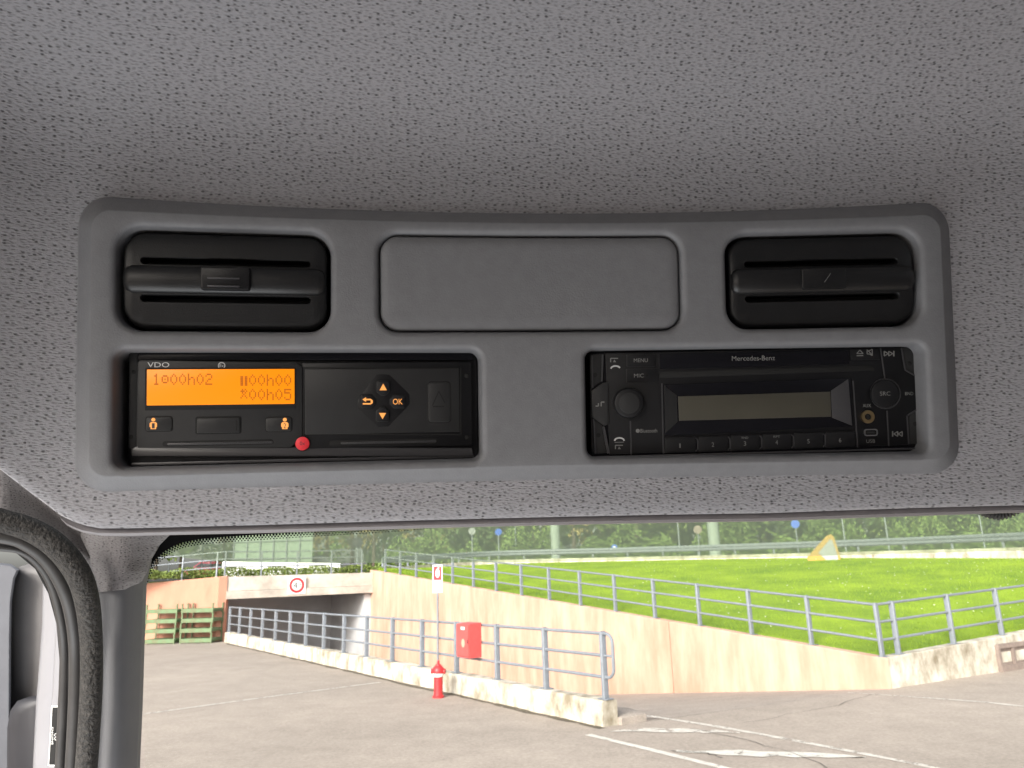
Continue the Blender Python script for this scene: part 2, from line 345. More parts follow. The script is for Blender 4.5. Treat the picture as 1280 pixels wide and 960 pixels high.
# ------------------------------------------------------------------ headliner
def polyx(pts, x):
    for (x0, y0), (x1, y1) in zip(pts, pts[1:]):
        if x <= x1 or (x1, y1) == pts[-1]:
            t = (x - x0) / (x1 - x0); return y0 + (y1 - y0) * t
EDGE_PX = [(0, 588), (31, 612), (75, 645), (97, 655), (122, 660), (160, 660), (200, 659), (320, 656), (420, 653), (640, 647), (960, 641), (1160, 634), (1279, 631)]
EDGE = [(p.x, p.y) for p in (on_liner(a, b, -0.008) for a, b in EDGE_PX)]
e0, e1 = EDGE[0], EDGE[1]
def ybot(x):
    if x < e0[0]: return min(0.06, e0[1] + (e0[0] - x) * 0.9)
    return polyx(EDGE, min(x, EDGE[-1][0])) if x < EDGE[-1][0] else EDGE[-1][1]
Y0 = 0.088
def liner_profile():
    pts = []; y = Y0; z = 0.0; t = 0.0; ph = 0.0; ds = 0.006
    while t < 0.95:
        if t < 0.055: ph = 0.74 * (t / 0.055)
        else: ph = 0.74 + 0.72 * min(1, (t - 0.055) / 0.5)
        step = ds if t < 0.08 else 0.02
        y += math.cos(ph) * step; z += math.sin(ph) * step; t += step
        pts.append((y, z, t))
    return pts
PROF = liner_profile()
def build_liner():
    xs = list(np.arange(-0.46, 0.66, 0.006)); nlow = 28
    verts = []; uvs = []; cols = len(xs); sx = 0.0; px_ = None
    rows = 4 + nlow + len(PROF)
    for i, x in enumerate(xs):
        z0 = gx(x) - 0.008; yb = ybot(x)
        if px_ is not None: sx += math.hypot(x - px_[0], z0 - px_[1])
        px_ = (x, z0)
        col = [(yb + 0.010, -0.016), (yb + 0.002, -0.014), (yb - 0.0012, -0.008), (yb - 0.0005, -0.002)]
        col = [(a, b, a) for a, b in col]
        for k in range(nlow): q = k / nlow; y = yb + 0.0015 + (Y0 - yb - 0.0015) * q; col.append((y, 0.0, y))
        col += [(y, z, Y0 + t) for y, z, t in PROF]
        for y, z, t in col: verts.append((x, y, z0 + z)); uvs.append((sx, t))
    faces = []
    for i in range(cols - 1):
        for j in range(rows - 1):
            q = (i * rows + j, (i + 1) * rows + j, (i + 1) * rows + j + 1, i * rows + j + 1)
            if all(abs(verts[k][0]) < 0.2290 and abs(verts[k][1]) < 0.0710 for k in q): continue      # cut-out behind the console
            faces.append(q)
    me = bpy.data.meshes.new('headliner'); me.from_pydata(verts, [], faces)
    uv = me.uv_layers.new(name='UVMap')
    for l in me.loops: uv.data[l.index].uv = uvs[l.vertex_index]
    for p in me.polygons: p.use_smooth = True
    me.materials.append(M['fabric'])
    return me
liner = link('headliner', build_liner(), None, MP, 'grey knitted fabric roof lining around the overhead console', 'headliner')
md = liner.modifiers.new('thickness', 'SOLIDIFY'); md.thickness = 0.006; md.offset = -1

# trim strip under the lining: rounded lip swept along the edge
def strip_path(offs_y, offs_z):
    out = []
    for x in np.arange(EDGE[2][0] - 0.001, 0.62, 0.012): out.append((x, ybot(x) + offs_y, gx(x) - 0.008 + offs_z))
    return out
tp = []
STRIP_LOW = [(76, 652), (84, 660), (100, 667), (125, 671.5), (160, 672), (200, 670.5), (320, 668), (420, 665), (640, 659), (960, 653), (1160, 646), (1279, 642)]
SL = [(p.x, p.y) for p in (on_liner(a, b, -0.013) for a, b in STRIP_LOW)]
tm = MB(); loops = []
for x in np.concatenate([np.linspace(SL[0][0], SL[4][0], 14), np.arange(SL[4][0] + 0.01, 0.62, 0.012)]):
    yt = ybot(x) + 0.003 if x > EDGE[4][0] else max(ybot(x), polyx(SL, x)) + 0.002
    yl = polyx(SL, min(x, SL[-1][0])); z = gx(x) - 0.013
    h = max(0.0012, yt - yl)
    prof = [(yt, -0.012), (yt, -0.004), (yl + h * 0.55, -0.0015), (yl + h * 0.25, 0.0), (yl + h * 0.08, -0.001), (yl, -0.004), (yl + 0.0005, -0.012)]
    loops.append([(x, y, z + dz) for y, dz in prof])
tm.rings(loops); tm.build('header_trim', 'trim', None, MP, 40, 'slim grey plastic trim strip between roof lining and windscreen', 'trim')

# unseen walls added behind and right of the camera to darken the console
b = MB(); b.box((0.52, -0.30, 1.02), (1.94, 1.55, 0.05)); b.build('rear_light_blocker', 'trim', None, MP, 0, kind='structure')
b = MB(); b.box((1.50, -0.30, 0.50), (0.05, 1.55, 1.05)); b.build('side_light_blocker', 'trim', None, MP, 0, kind='structure')
# ------------------------------------------------------------------ overhead console panel
W2, H2, VC = 0.2362, 0.0766, 0.0018
OPEN = dict(tacho=(-0.1229, -0.0321, 0.188, 0.0614, 0.006), radio=(0.1229, -0.0321, 0.188, 0.0614, 0.006),
            ventl=(-0.1628, 0.0354, 0.1069, 0.0548, 0.0125), ventr=(0.1628, 0.0354, 0.1069, 0.0548, 0.0125), lid=(0.0, 0.0354, 0.169, 0.0548, 0.011))
LIP = 0.0034
def build_console():
    bm = bmesh.new()
    step = 0.006; pts = []; edges = []
    def addloop(l):
        n = len(pts); pts.extend(Vector(p) for p in l); edges.extend((n + i, n + (i + 1) % len(l)) for i in range(len(l)))
    INS = 0.0092
    out_fn = lambda o: rr(0, VC, 2 * W2 - 2 * o, 2 * H2 - 2 * o, 0.016 - o * 0.8, 8, (24, 74))
    hole_fn = lambda k, o: rr(OPEN[k][0], OPEN[k][1], OPEN[k][2] + 2 * o, OPEN[k][3] + 2 * o, OPEN[k][4] + o, 8, (9, max(2, int(OPEN[k][2] / step))))
    base_out = out_fn(INS); addloop(base_out)
    for k in OPEN: addloop(hole_fn(k, LIP))
    for u in np.arange(-W2, W2, 0.008):
        for v in np.arange(-H2, H2, 0.008):
            if rrsdf(u, v, 0, VC, 2 * W2 - 2 * INS, 2 * H2 - 2 * INS, 0.01) > -0.003: continue
            if any(rrsdf(u, v, o[0], o[1], o[2] + 2 * LIP, o[3] + 2 * LIP, o[4] + LIP) < 0.003 for o in OPEN.values()): continue
            pts.append(Vector((u, v)))
    vs, es, fs, *_ = delaunay_2d_cdt(pts, edges, [], 0, 1e-6)
    bv = [bm.verts.new(warp(v.x, v.y, 0)) for v in vs]
    for f in fs:
        c = sum((vs[i] for i in f), Vector((0, 0))) / len(f)
        if rrsdf(c.x, c.y, 0, VC, 2 * W2 - 2 * INS, 2 * H2 - 2 * INS, 0.016 - INS * 0.8) > 0: continue
        if any(rrsdf(c.x, c.y, o[0], o[1], o[2] + 2 * LIP, o[3] + 2 * LIP, o[4] + LIP) < 0 for o in OPEN.values()): continue
        bm.faces.new([bv[i] for i in f])
    def strips(loopfn, prof):
        prev = None
        for o, w in prof:
            l = [bm.verts.new(warp(x, y, w)) for x, y in loopfn(o)]
            if prev:
                for i in range(len(l)):
                    j = (i + 1) % len(l); bm.faces.new((prev[i], prev[j], l[j], l[i]))
            prev = l
    strips(out_fn, [(INS, 0), (INS - 0.0004, -0.0001), (INS - 0.0009, -0.0005), (0.0016, -0.0068), (0.0006, -0.0078), (0.0, -0.0095), (0.0, -0.017)])
    for k in OPEN:
        pr = [(LIP * (1 - math.sin(a)), -LIP * 0.8 * (1 - math.cos(a))) for a in [R_(x) for x in range(0, 91, 15)]]
        dep = {'lid': 0.009}.get(k, 0.024)
        pr += [(-0.0006, -LIP - 0.002), (-0.0012, -dep)]
        strips(lambda o, k=k: hole_fn(k, o), pr)
    bmesh.ops.remove_doubles(bm, verts=bm.verts, dist=2e-6); bmesh.ops.recalc_face_normals(bm, faces=bm.faces)
    me = bpy.data.meshes.new('panel'); bm.to_mesh(me); bm.free()
    # outward = towards the viewer
    s = sum(p.normal.z * p.area for p in me.polygons)
    if s < 0: me.flip_normals()
    for p in me.polygons: p.use_smooth = True
    me.set_sharp_from_angle(angle=R_(50)); me.materials.append(M['panel'])
    return me
console = thing('overhead_console', MP, 'grey plastic overhead console holding two vents, a blank lid, tachograph and radio', 'console')
link('panel', build_console(), console)
for k, o in OPEN.items():          # black box behind each opening
    b = MB(); lp = lambda w, e: [warp(x, y, w) for x, y in rr(o[0], o[1], o[2] + e, o[3] + e, o[4], 4, (3, 12))]
    b.rings([lp(-0.0235 if k != 'lid' else -0.0085, -0.001), lp(-0.030, -0.001)]); b.build('opening_back', 'void', console)
# blank lid
o = OPEN['lid']; b = MB()
lw = lambda e, w: [warp(x, y, w) for x, y in rr(o[0], o[1], o[2] - 2 * e, o[3] - 2 * e, o[4] - e, 8, (8, 28))]
b.rings([lw(0.0011, -0.008), lw(0.0011, -0.0042), lw(0.0016, -0.0030), lw(0.0026, -0.0022), lw(0.006, -0.0016)], True, False)
LP = rr(o[0], o[1], o[2] - 0.012, o[3] - 0.012, o[4] - 0.006, 8, (8, 28)); NL = len(LP)
lp_ = [Vector(p) for p in LP] + [Vector((u, v)) for u in np.arange(-0.08, 0.08, 0.006) for v in np.arange(0.005, 0.066, 0.006) if rrsdf(u, v, o[0], o[1], o[2] - 0.012, o[3] - 0.012, 0.005) < -0.002]
vs, es, fs, *_ = delaunay_2d_cdt(lp_, [(i, (i + 1) % NL) for i in range(NL)], [], 1, 1e-7)
b.add([warp(v.x, v.y, -0.0016) for v in vs], [tuple(f) for f in fs])
b.build('lid', 'panel', console, None, 30)

# ------------------------------------------------------------------ air vents
def vent(key, label, tab):
    o = OPEN[key]; F = dev_frame(o[0], o[1], -0.0050)
    w, h = o[2] - 0.0045, o[3] - 0.0042
    t = thing('air_vent', F, label, 'air vent', 'air vents in the overhead console')
    def gz(y): return 0.0036 * (1 - (y / (h / 2)) ** 2)      # face bulges gently
    # face plate with two long slots
    pts = []; edges = []
    def addloop(l):
        n = len(pts); pts.extend(Vector(p) for p in l); edges.extend((n + i, n + (i + 1) % len(l)) for i in range(len(l)))
    outer = lambda e: rr(0, 0, w - 2 * e, h - 2 * e, 0.0105, 6, (6, 16))
    sl = [(0, 0.0098, w * 0.83, 0.0034), (0, -0.0098, w * 0.83, 0.0034)]
    slot = lambda q, e: rr(q[0], q[1], q[2] + 2 * e, q[3] + 2 * e, 0.0017 + e, 4, (1, 18))
    addloop(outer(0.0015))
    for q in sl: addloop(slot(q, 0.0005))
    for x in np.arange(-w / 2, w / 2, 0.005):
        for y in np.arange(-h / 2, h / 2, 0.004):
            if rrsdf(x, y, 0, 0, w - 0.003, h - 0.003, 0.0105) < -0.002 and all(rrsdf(x, y, *q, 0.0017) > 0.002 for q in sl): pts.append(Vector((x, y)))
    vs, es, fs, *_ = delaunay_2d_cdt(pts, edges, [], 0, 1e-6)
    b = MB(); keep = []
    for f in fs:
        c = sum((vs[i] for i in f), Vector((0, 0))) / len(f)
        if rrsdf(c.x, c.y, 0, 0, w - 0.003, h - 0.003, 0.0105) > 0: continue
        if any(rrsdf(c.x, c.y, *q, 0.0017) < 0.0004 for q in sl): continue
        keep.append(f)
    b.add([(v.x, v.y, gz(v.y)) for v in vs], keep)
    b.rings([[(x, y, gz(y)) for x, y in outer(0.0015)], [(x, y, gz(y) - 0.0006) for x, y in outer(0.0005)], [(x, y, gz(y) - 0.002) for x, y in outer(0)], [(x, y, -0.014) for x, y in outer(0)]], False, False)
    for q in sl: b.rings([[(x, y, gz(y)) for x, y in slot(q, 0.0005)], [(x, y, gz(y) - 0.0006) for x, y in slot(q, 0)], [(x, y, -0.009) for x, y in slot(q, 0)]], False, False)
    b.build('face_plate', 'vent', t, None, 40)
    b = MB(); b.box((0, 0, -0.0105), (w * 0.97, h * 0.9, 0.002)); b.build('slot_back', 'void', t)
    # centre bar, a long rounded vane standing proud
    b = MB(); loops = []
    L = w * 0.985
    for x, s in [(-L / 2, 0.55), (-L / 2 + 0.0012, 0.85), (-L / 2 + 0.004, 1), (-L / 4, 1), (0, 1), (L / 4, 1), (L / 2 - 0.004, 1), (L / 2 - 0.0012, 0.85), (L / 2, 0.55)]:
        loops.append([(x, 0.0073 * s * math.cos(a), 0.0030 + (0.0042 * s * math.sin(a) if math.sin(a) > 0 else 0.004 * math.sin(a))) for a in [2 * math.pi * k / 20 for k in range(20)]])
    b.rings(loops); bar = b.build('centre_vane', 'vent', t, None, 60)
    if tab:
        b = MB(); b.prism(rr(0.0, 0.0002, 0.0245, 0.0122, 0.0012, 3), 0.001, 0.0088, 0.0008); tb = b.build('thumb_tab', 'black', bar, None, 30)
        for y in (0.0002, -0.0040):
            b = MB(); b.prism(rr(-0.0008, y, 0.016, 0.0009, 0.0004, 3), 0.0085, 0.0094, 0.0003); b.build('grip_ridge', 'edge', bar)
    else:
        b = MB(); b.prism(rr(0.0, 0.0002, 0.0245, 0.0118, 0.0012, 3), 0.001, 0.0076, 0.0006); b.build('thumb_tab', 'vent', bar, None, 30)
        b = MB(); b.tube([(0.0, -0.002, 0.0077), (0.0035, 0.0028, 0.0077)], 0.00016, 5); b.build('scratch', 'grey_print', bar)
    return t
vent('ventl', 'black closed air vent above the tachograph, raised thumb tab on its bar', True)
vent('ventr', 'black closed air vent above the radio, short pale scratch on its bar', False)

# ------------------------------------------------------------------ device kit
def text_mesh(body, size, align='CENTER'):
    c = bpy.data.curves.new('t', 'FONT'); c.body = body; c.size = size; c.align_x = align; c.align_y = 'CENTER'; c.resolution_u = 3
    o = bpy.data.objects.new('t', c); COL.objects.link(o)
    me = bpy.data.meshes.new_from_object(o.evaluated_get(bpy.context.evaluated_depsgraph_get()))
    bpy.data.objects.remove(o); bpy.data.curves.remove(c); return me
class Dev:
    def __init__(s, F, root): s.F, s.root = F, root
    def p(s, px, py, z=0.0): return onplane(s.F, px, py, z)
    def rect(s, x0, y0, x1, y1, z=0.0):
        a = s.p(x0, (y0 + y1) / 2, z); b = s.p(x1, (y0 + y1) / 2, z); c = s.p((x0 + x1) / 2, y0, z); d = s.p((x0 + x1) / 2, y1, z)
        return (a[0] + b[0]) / 2, (c[1] + d[1]) / 2, b[0] - a[0], c[1] - d[1]
    def plate(s, name, m, px, z0, z1, r=0.0015, bev=0.0004, parent=None):
        cx, cy, w, h = s.rect(*px, z1); b = MB(); b.prism(rr(cx, cy, w, h, r, 5), z0, z1, bev)
        return b.build(name, m, parent or s.root, None, 30)
    def poly(s, name, m, pts, z0, z1, bev=0.0003, parent=None):
        q = [s.p(x, y, z1) for x, y in pts]
        a = sum(q[i][0] * q[(i + 1) % len(q)][1] - q[(i + 1) % len(q)][0] * q[i][1] for i in range(len(q)))
        if a < 0: q.reverse()
        b = MB(); b.prism(q, z0, z1, bev); return b.build(name, m, parent or s.root, None, 30)
    def polys(s, name, m, plist, z0, z1, parent=None):
        b = MB()
        for pts in plist:
            q = [s.p(x, y, z1) for x, y in pts]
            a = sum(q[i][0] * q[(i + 1) % len(q)][1] - q[(i + 1) % len(q)][0] * q[i][1] for i in range(len(q)))
            if a < 0: q.reverse()
            b.prism(q, z0, z1)
        return b.build(name, m, parent or s.root, None, 0)
    def disc(s, name, m, cx, cy, r, z0, z1, bev=0.0003, parent=None, n=24, rim=None):
        x, y = s.p(cx, cy, z1); rm = abs(s.p(cx + r, cy, z1)[0] - x)
        b = MB(); b.lathe([(rm, z0), (rm, z1 - bev), (rm - bev * 0.3, z1 - bev * 0.3), (rm - bev, z1)], n, (x, y, 0))
        return b.build(name, m, parent or s.root, None, 30)
    def ringd(s, name, m, cx, cy, r0, r1, z0, z1, parent=None, n=24):
        x, y = s.p(cx, cy, z1); k = abs(s.p(cx + 1, cy, z1)[0] - x); a, c = r0 * k, r1 * k
        b = MB(); lp = lambda r, z: [(x + r * math.cos(2 * math.pi * i / n), y + r * math.sin(2 * math.pi * i / n), z) for i in range(n)]
        b.rings([lp(a, z0), lp(a, z1), lp(c, z1), lp(c, z0)], False, False); return b.build(name, m, parent or s.root, None, 30)
    def line(s, name, m, pts, wpx, z0, z1, parent=None):
        b = MB(); k = 0.00044 * wpx / 2
        q = [Vector(s.p(x, y, z1)) for x, y in pts]
        for a, c in zip(q, q[1:]):
            d = (c - a).normalized(); n = Vector((-d.y, d.x)) * k
            b.prism([tuple(a - n), tuple(c - n), tuple(c + n), tuple(a + n)], z0, z1)
        return b.build(name, m, parent or s.root, None, 0)
    def text(s, body, m, px, py, hpx, wpx, z, parent=None, name='lettering'):
        me = text_mesh(body, 0.01); x, y = s.p(px, py, z); k = 0.00044
        xs = [v.co.x for v in me.vertices]; ys = [v.co.y for v in me.vertices]
        sx = wpx * k / (max(xs) - min(xs)); sy = hpx * k / (max(ys) - min(ys)); mx, my = (max(xs) + min(xs)) / 2, (max(ys) + min(ys)) / 2
        for v in me.vertices: v.co = ((v.co.x - mx) * sx + x, (v.co.y - my) * sy + y, z)
        me.materials.clear(); me.materials.append(M[m]); return link(name, me, parent or s.root)

# ------------------------------------------------------------------ tachograph
o = OPEN['tacho']; FT = dev_frame(o[0], o[1], -0.0095, 0.01)
tac = thing('tachograph', FT, 'black tachograph with glowing orange display and a red seal', 'tachograph')
T = Dev(FT, tac)
T.plate('housing', 'black', (160, 438, 597, 579), -0.010, -0.0022, 0.003, 0.0006)
T.poly('chin_bevel', 'edge', [(163, 561), (171, 557), (590, 560), (593, 571), (164, 571)], -0.004, 0.0006, 0.0012)
T.plate('lower_rim', 'edge', (164, 573.5, 593, 577), -0.004, -0.0006, 0.0005, 0.0003)
T.plate('left_flange', 'char', (161, 441, 172, 561), -0.004, -0.0004, 0.001)
T.plate('upper_bar', 'gloss', (172, 441, 592, 450), -0.004, 0.0, 0.001)
lm = T.poly('display_module', 'char', [(171.5, 454), (174, 450), (369, 453), (378, 459), (378, 549), (371, 552), (363, 560), (172, 559.5), (170, 556)], -0.004, 0.0014, 0.0006)
T.plate('right_module', 'black', (378, 453, 590, 559), -0.004, 0.0006, 0.001)
dr = T.plate('drawer_front', 'char', (381, 461, 574.5, 541.5), 0.0004, 0.0014, 0.0006, 0.0003)
for a, c in (((379.3, 459.5), (379.3, 543)), ((379.3, 543), (576, 543.2)), ((379.3, 459.5), (576, 460.5)), ((576, 460.5), (576, 543.2))):
    T.line('drawer_gap', 'void', [a, c], 1.5, 0.0003, 0.0009, tac)
sc = T.plate('screen_shadow_plate', 'void', (181, 459.5, 370, 512), 0.001, 0.00155, 0.0006, 0.0001)  # black plate, its lower margin paints the shadow strip below the screen
scr = T.plate('screen', 'orange', (183.5, 461.5, 368, 505.8), 0.0015, 0.0021, 0.0002, 0.0001)
GL = {'0': "..#../.#.#./#...#/#...#/#...#/.#.#./..#..", '1': "..#../.##../..#../..#../..#../..#../.###.", '2': ".###./#...#/....#/..##./.#.../#..../#####",
      '5': "#####/#..../####./....#/....#/#...#/.###.", 'h': "#..../#..../#.##./##..#/#...#/#...#/#...#", 'o': "...../.###./#...#/#.#.#/#...#/.###./.....",
      'p': "...../##.##/##.##/##.##/##.##/##.##/##.##", 'x': ".#.#./###.#/.#.#./..#../.#.#./#...#/....."}
def lcd(s, x, y):
    b = MB(); cw, ch = 1.78, 2.05
    for i, c in enumerate(s):
        for r, row in enumerate(GL[c].split('/')):
            for q, v in enumerate(row):
                if v == '#':
                    x0 = x + i * 10.95 + q * cw; y0 = y + r * ch + (x - 190) * 0.004
                    A = T.p(x0, y0, 0.00215); B = T.p(x0 + cw * 0.93, y0 + ch * 0.93, 0.00215)
                    b.add([(A[0], B[1], 0.00215), (B[0], B[1], 0.00215), (B[0], A[1], 0.00215), (A[0], A[1], 0.00215)], [(0, 1, 2, 3)])
    return b.build('screen_text', 'lcd', scr, None, 0)
lcd('1o00h02', 191, 467); lcd('p00h00', 300.5, 467.6); lcd('x00h05', 300.5, 485.6)
T.text('VDO', 'white_print', 198, 456, 6.0, 24.5, 0.00148)
T.ringd('approval_mark', 'white_print', 277, 457, 3.6, 4.6, 0.0012, 0.00148)
T.text('Ex', 'white_print', 277, 457, 3.6, 4.6, 0.00148)
for nm, (x0, y0, x1, y1), ix, dig in (('driver_key', (182.5, 521.5, 215, 538.5), 191.6, '1'), ('codriver_key', (332.5, 522, 364.5, 539), 356, '2')):
    T.plate('key_gap', 'void', (x0 - 1.2, y0 - 1.2, x1 + 1.2, y1 + 1.2), 0.001, 0.00145, 0.0016, 0.0001)
    kk = T.plate(nm, 'char', (x0, y0, x1, y1), 0.001, 0.0021, 0.0013, 0.0004)
    T.disc('icon_head', 'icon', ix, 524.6, 2.5, 0.002, 0.00225, 0.00005, kk, 14)
    T.polys('icon_body', 'icon', [[(ix - 4.6, 529.5), (ix - 3, 527.6), (ix + 3, 527.6), (ix + 4.6, 529.5), (ix + 4.6, 533.8), (ix - 4.6, 533.8)], [(ix - 3.4, 533.8), (ix + 3.4, 533.8), (ix + 3.4, 536.4), (ix - 3.4, 536.4)]], 0.002, 0.00225, kk)
    T.text(dig, 'ink', ix, 532.2, 6.2, 3.2, 0.00231, kk)
T.plate('key_gap', 'void', (244, 520.5, 302, 542.6), 0.001, 0.00145, 0.001, 0.0001)
ck = T.plate('centre_key', 'char', (246.2, 522.5, 299.8, 541), 0.001, 0.0021, 0.0005, 0.0003)
T.line('key_crease', 'void', [(295.5, 525), (295.5, 538)], 1.4, 0.002, 0.0022, ck)
T.plate('card_slot', 'void', (203, 550.2, 342, 557), 0.0008, 0.00148, 0.0014, 0.0001)
T.plate('slot_lip', 'edge', (209, 552.6, 341, 555.4), 0.0012, 0.00185, 0.0008, 0.0003)
T.plate('card_slot', 'void', (411.5, 549.4, 547, 556.6), 0.0003, 0.00075, 0.0014, 0.0001)
T.plate('slot_lip', 'edge', (426, 551.6, 545.5, 554.2), 0.0004, 0.0012, 0.0006, 0.0003)
sd_ = T.disc('seal', 'seal_red', 378, 554.6, 8.9, 0.0005, 0.0021, 0.0005)
T.text('0x', 'ink', 378, 554.2, 4.5, 6, 0.00216, sd_)
for x, y in ((167, 465), (163.5, 546.2)): T.disc('screw_hole', 'void', x, y, 3.0, -0.002, -0.0003, 0.0001, None, 14)
for x, y in ((583.6, 469.6), (583.6, 546.6)): T.disc('screw_hole', 'void', x, y, 2.8, 0.0002, 0.0007, 0.0001, None, 14)
# menu cross
T.poly('cross_recess', 'black', [(478, 467.5), (487, 468.5), (512, 493), (512, 505), (486, 533), (473, 534), (447, 510), (447, 500), (470, 468.5)], 0.0012, 0.00148, 0.0001, dr)
UPK = [(-8.3, -7), (-6.5, -8.6), (6.5, -8.6), (8.3, -7), (8.3, 5), (2.5, 10), (-2.5, 10), (-8.3, 5)]
def key_at(cx, cy, rot, nm):
    a = R_(rot); pts = [(cx + x * math.cos(a) - y * math.sin(a), cy + x * math.sin(a) + y * math.cos(a)) for x, y in UPK]
    big = [(cx + (x - cx) * 1.12, cy + (y - cy) * 1.12) for x, y in pts]
    T.poly('key_gap', 'void', big, 0.0012, 0.0016, 0.0001, dr)
    return T.poly(nm, 'key', pts, 0.0012, 0.0027, 0.0005, dr)
k1 = key_at(479, 484.5, 0, 'up_key'); k2 = key_at(478.3, 518.5, 180, 'down_key'); k3 = key_at(459.5, 502, -90, 'back_key'); k4 = key_at(497.5, 502, 90, 'confirm_key')
T.polys('icon', 'icon', [[(479, 479.5), (483.6, 487.8), (474.4, 487.8)]], 0.0026, 0.00285, k1)
T.polys('icon', 'icon', [[(478.2, 524), (482.6, 516.2), (473.8, 516.2)]], 0.0026, 0.00285, k2)
T.polys('icon', 'icon', [[(453.5, 503.8), (463.5, 503.8), (463.5, 505.6), (453.5, 505.6)], [(463.3, 498.6), (466, 500.5), (466, 503.8), (463.3, 505.6)], [(457.5, 498.4), (463.5, 498.4), (463.5, 500.4), (457.5, 500.4)], [(453, 499.4), (457.6, 496.4), (457.6, 502.4)]], 0.0026, 0.00285, k3)
T.text('OK', 'icon', 497.2, 502, 7.2, 12, 0.0028, k4)
T.plate('eject_gap', 'void', (534.2, 476.6, 564, 529), 0.0012, 0.00147, 0.0022, 0.0001, dr)
ej = T.plate('eject_key', 'char', (535.6, 478, 562.6, 527.6), 0.0012, 0.0018, 0.0020, 0.0003, dr)
T.line('eject_mark', 'void', [(540.5, 507), (548.5, 489), (556, 503.5)], 1.3, 0.0017, 0.00188, ej)
T.line('eject_mark', 'void', [(541, 508.2), (555, 508.2)], 1.6, 0.0017, 0.00188, ej)

# ------------------------------------------------------------------ radio
o = OPEN['radio']; FR = dev_frame(o[0] - 0.0025, o[1], -0.0075, 0.02)
rad = thing('car_radio', FR, 'black car radio with unlit display, knob and numbered preset keys', 'car radio')
D = Dev(FR, rad)
D.plate('housing', 'gloss', (738, 437, 1154, 573), -0.012, -0.0016, 0.002, 0.0005)
D.poly('lower_rim', 'edge', [(742, 570.5), (1152, 559.5), (1152, 561.6), (742, 573)], -0.002, -0.0002, 0.0002)
fc = D.poly('face', 'black', [(757, 441.5), (1127, 433.5), (1131.5, 462.5), (1146.5, 471.5), (1149.5, 510), (1135, 519.5), (1137, 556), (762, 568)], -0.003, 0.0, 0.0003)
# corner plates and side keys
D.poly('corner_plate', 'char', [(738, 443), (753, 442.5), (752, 476), (739, 486)], -0.003, -0.0008)
D.poly('corner_plate', 'char', [(741, 523), (754.5, 533), (761, 566), (743.5, 567.5)], -0.003, -0.0008)
D.poly('corner_plate', 'char', [(1128, 434), (1143, 434), (1147, 470.5), (1132, 462)], -0.003, -0.0006)
D.poly('corner_plate', 'char', [(1136, 520), (1150, 510.5), (1155, 554.5), (1137.5, 555.5)], -0.003, -0.0006)
for a, c in (((753.6, 443), (752.6, 476.5)), ((754.5, 533), (761.5, 566.5)), ((1127, 435), (1131.4, 462)), ((1134, 519.5), (1136.2, 555)), ((1131.5, 462.4), (1147, 471.4)), ((1135, 519), (1148, 510.8)), ((740.5, 444), (741.2, 485)), ((742.5, 524), (744.6, 567))):
    D.line('edge_line', 'edge', [a, c], 1.6, -0.001, 0.0003)
D.line('edge_line', 'edge', [(754.6, 534), (761, 566.8)], 3.0, -0.001, 0.0002)
sk = D.poly('side_key', 'char', [(739.5, 488.5), (754, 478.5), (760.5, 477.5), (761.5, 530), (755.5, 532.5), (740.5, 521.5)], -0.002, 0.0008, 0.0006)
D.line('icon', 'grey_print', [(744.5, 507.6), (748, 507.6), (748, 504)], 1.5, 0.0007, 0.0009, sk)
D.line('icon', 'grey_print', [(751.5, 508), (751.5, 502.6), (755.5, 502.6)], 1.5, 0.0007, 0.0009, sk)
for x, y in ((743.8, 468.5), (748, 544), (1137, 454.5), (1144, 530)): D.disc('screw_hole', 'void', x, y, 2.8, -0.002, -0.0004, 0.0001, None, 14)
def arcline(cx, cy, r, a0, a1, n=8): return [(cx + r * math.cos(R_(a0 + (a1 - a0) * k / n)), cy - r * 0.62 * math.sin(R_(a0 + (a1 - a0) * k / n))) for k in range(n + 1)]
D.line('phone_icon', 'white_print', arcline(769.5, 461, 5.8, 20, 175), 1.9, 0.0, 0.0003)
D.line('phone_icon', 'white_print', arcline(774.3, 551, 6.0, 0, 180), 1.9, 0.0, 0.0003)
D.line('phone_icon', 'grey_print', [(768.5, 553), (780, 552.7)], 0.8, 0.0, 0.0003)
for cx, cy in ((768, 450.3), (774, 559)):
    D.line('phone_icon', 'grey_print', [(cx - 4.6, cy + 2.4), (cx - 4.6, cy - 2.4), (cx + 4.6, cy - 2.4)], 1.2, 0.0, 0.0003)
    D.polys('phone_icon', 'grey_print', [[(cx - 1.6, cy + 2.4), (cx, cy - 0.8), (cx + 2.2, cy + 2.4)]], 0.0, 0.0003)
mk = D.plate('menu_key', 'key', (783.5, 442.5, 819, 458.5), -0.001, 0.0007, 0.0006, 0.0003)
D.text('MENU', 'grey_print', 801, 450.4, 4.8, 18, 0.00075, mk)
D.plate('mic_plate', 'key', (783, 461, 823, 478), -0.001, 0.0003, 0.0006, 0.0002)
D.text('MIC', 'grey_print', 798.6, 469.5, 5.0, 12.5, 0.0004); D.disc('microphone_hole', 'void', 808.5, 469.3, 1.7, 0, 0.0005, 0.0001, None, 12)
D.poly('top_panel', 'gloss', [(824, 442.5), (1061, 437), (1061.5, 455), (824.5, 461.5)], -0.001, 0.0004, 0.0003)
D.poly('disc_slot', 'void', [(824, 464.5), (1092, 456.5), (1093, 463), (824.5, 472.6)], -0.001, 0.0004, 0.0002)
D.text('Mercedes-Benz', 'grey_print', 941.8, 447.7, 6.2, 56, 0.00048)
kn = D.disc('volume_knob', 'key', 786.6, 503.6, 18.9, -0.001, 0.0052, 0.0016)
x_, y_ = D.p(786.6, 503.6, 0.0056)
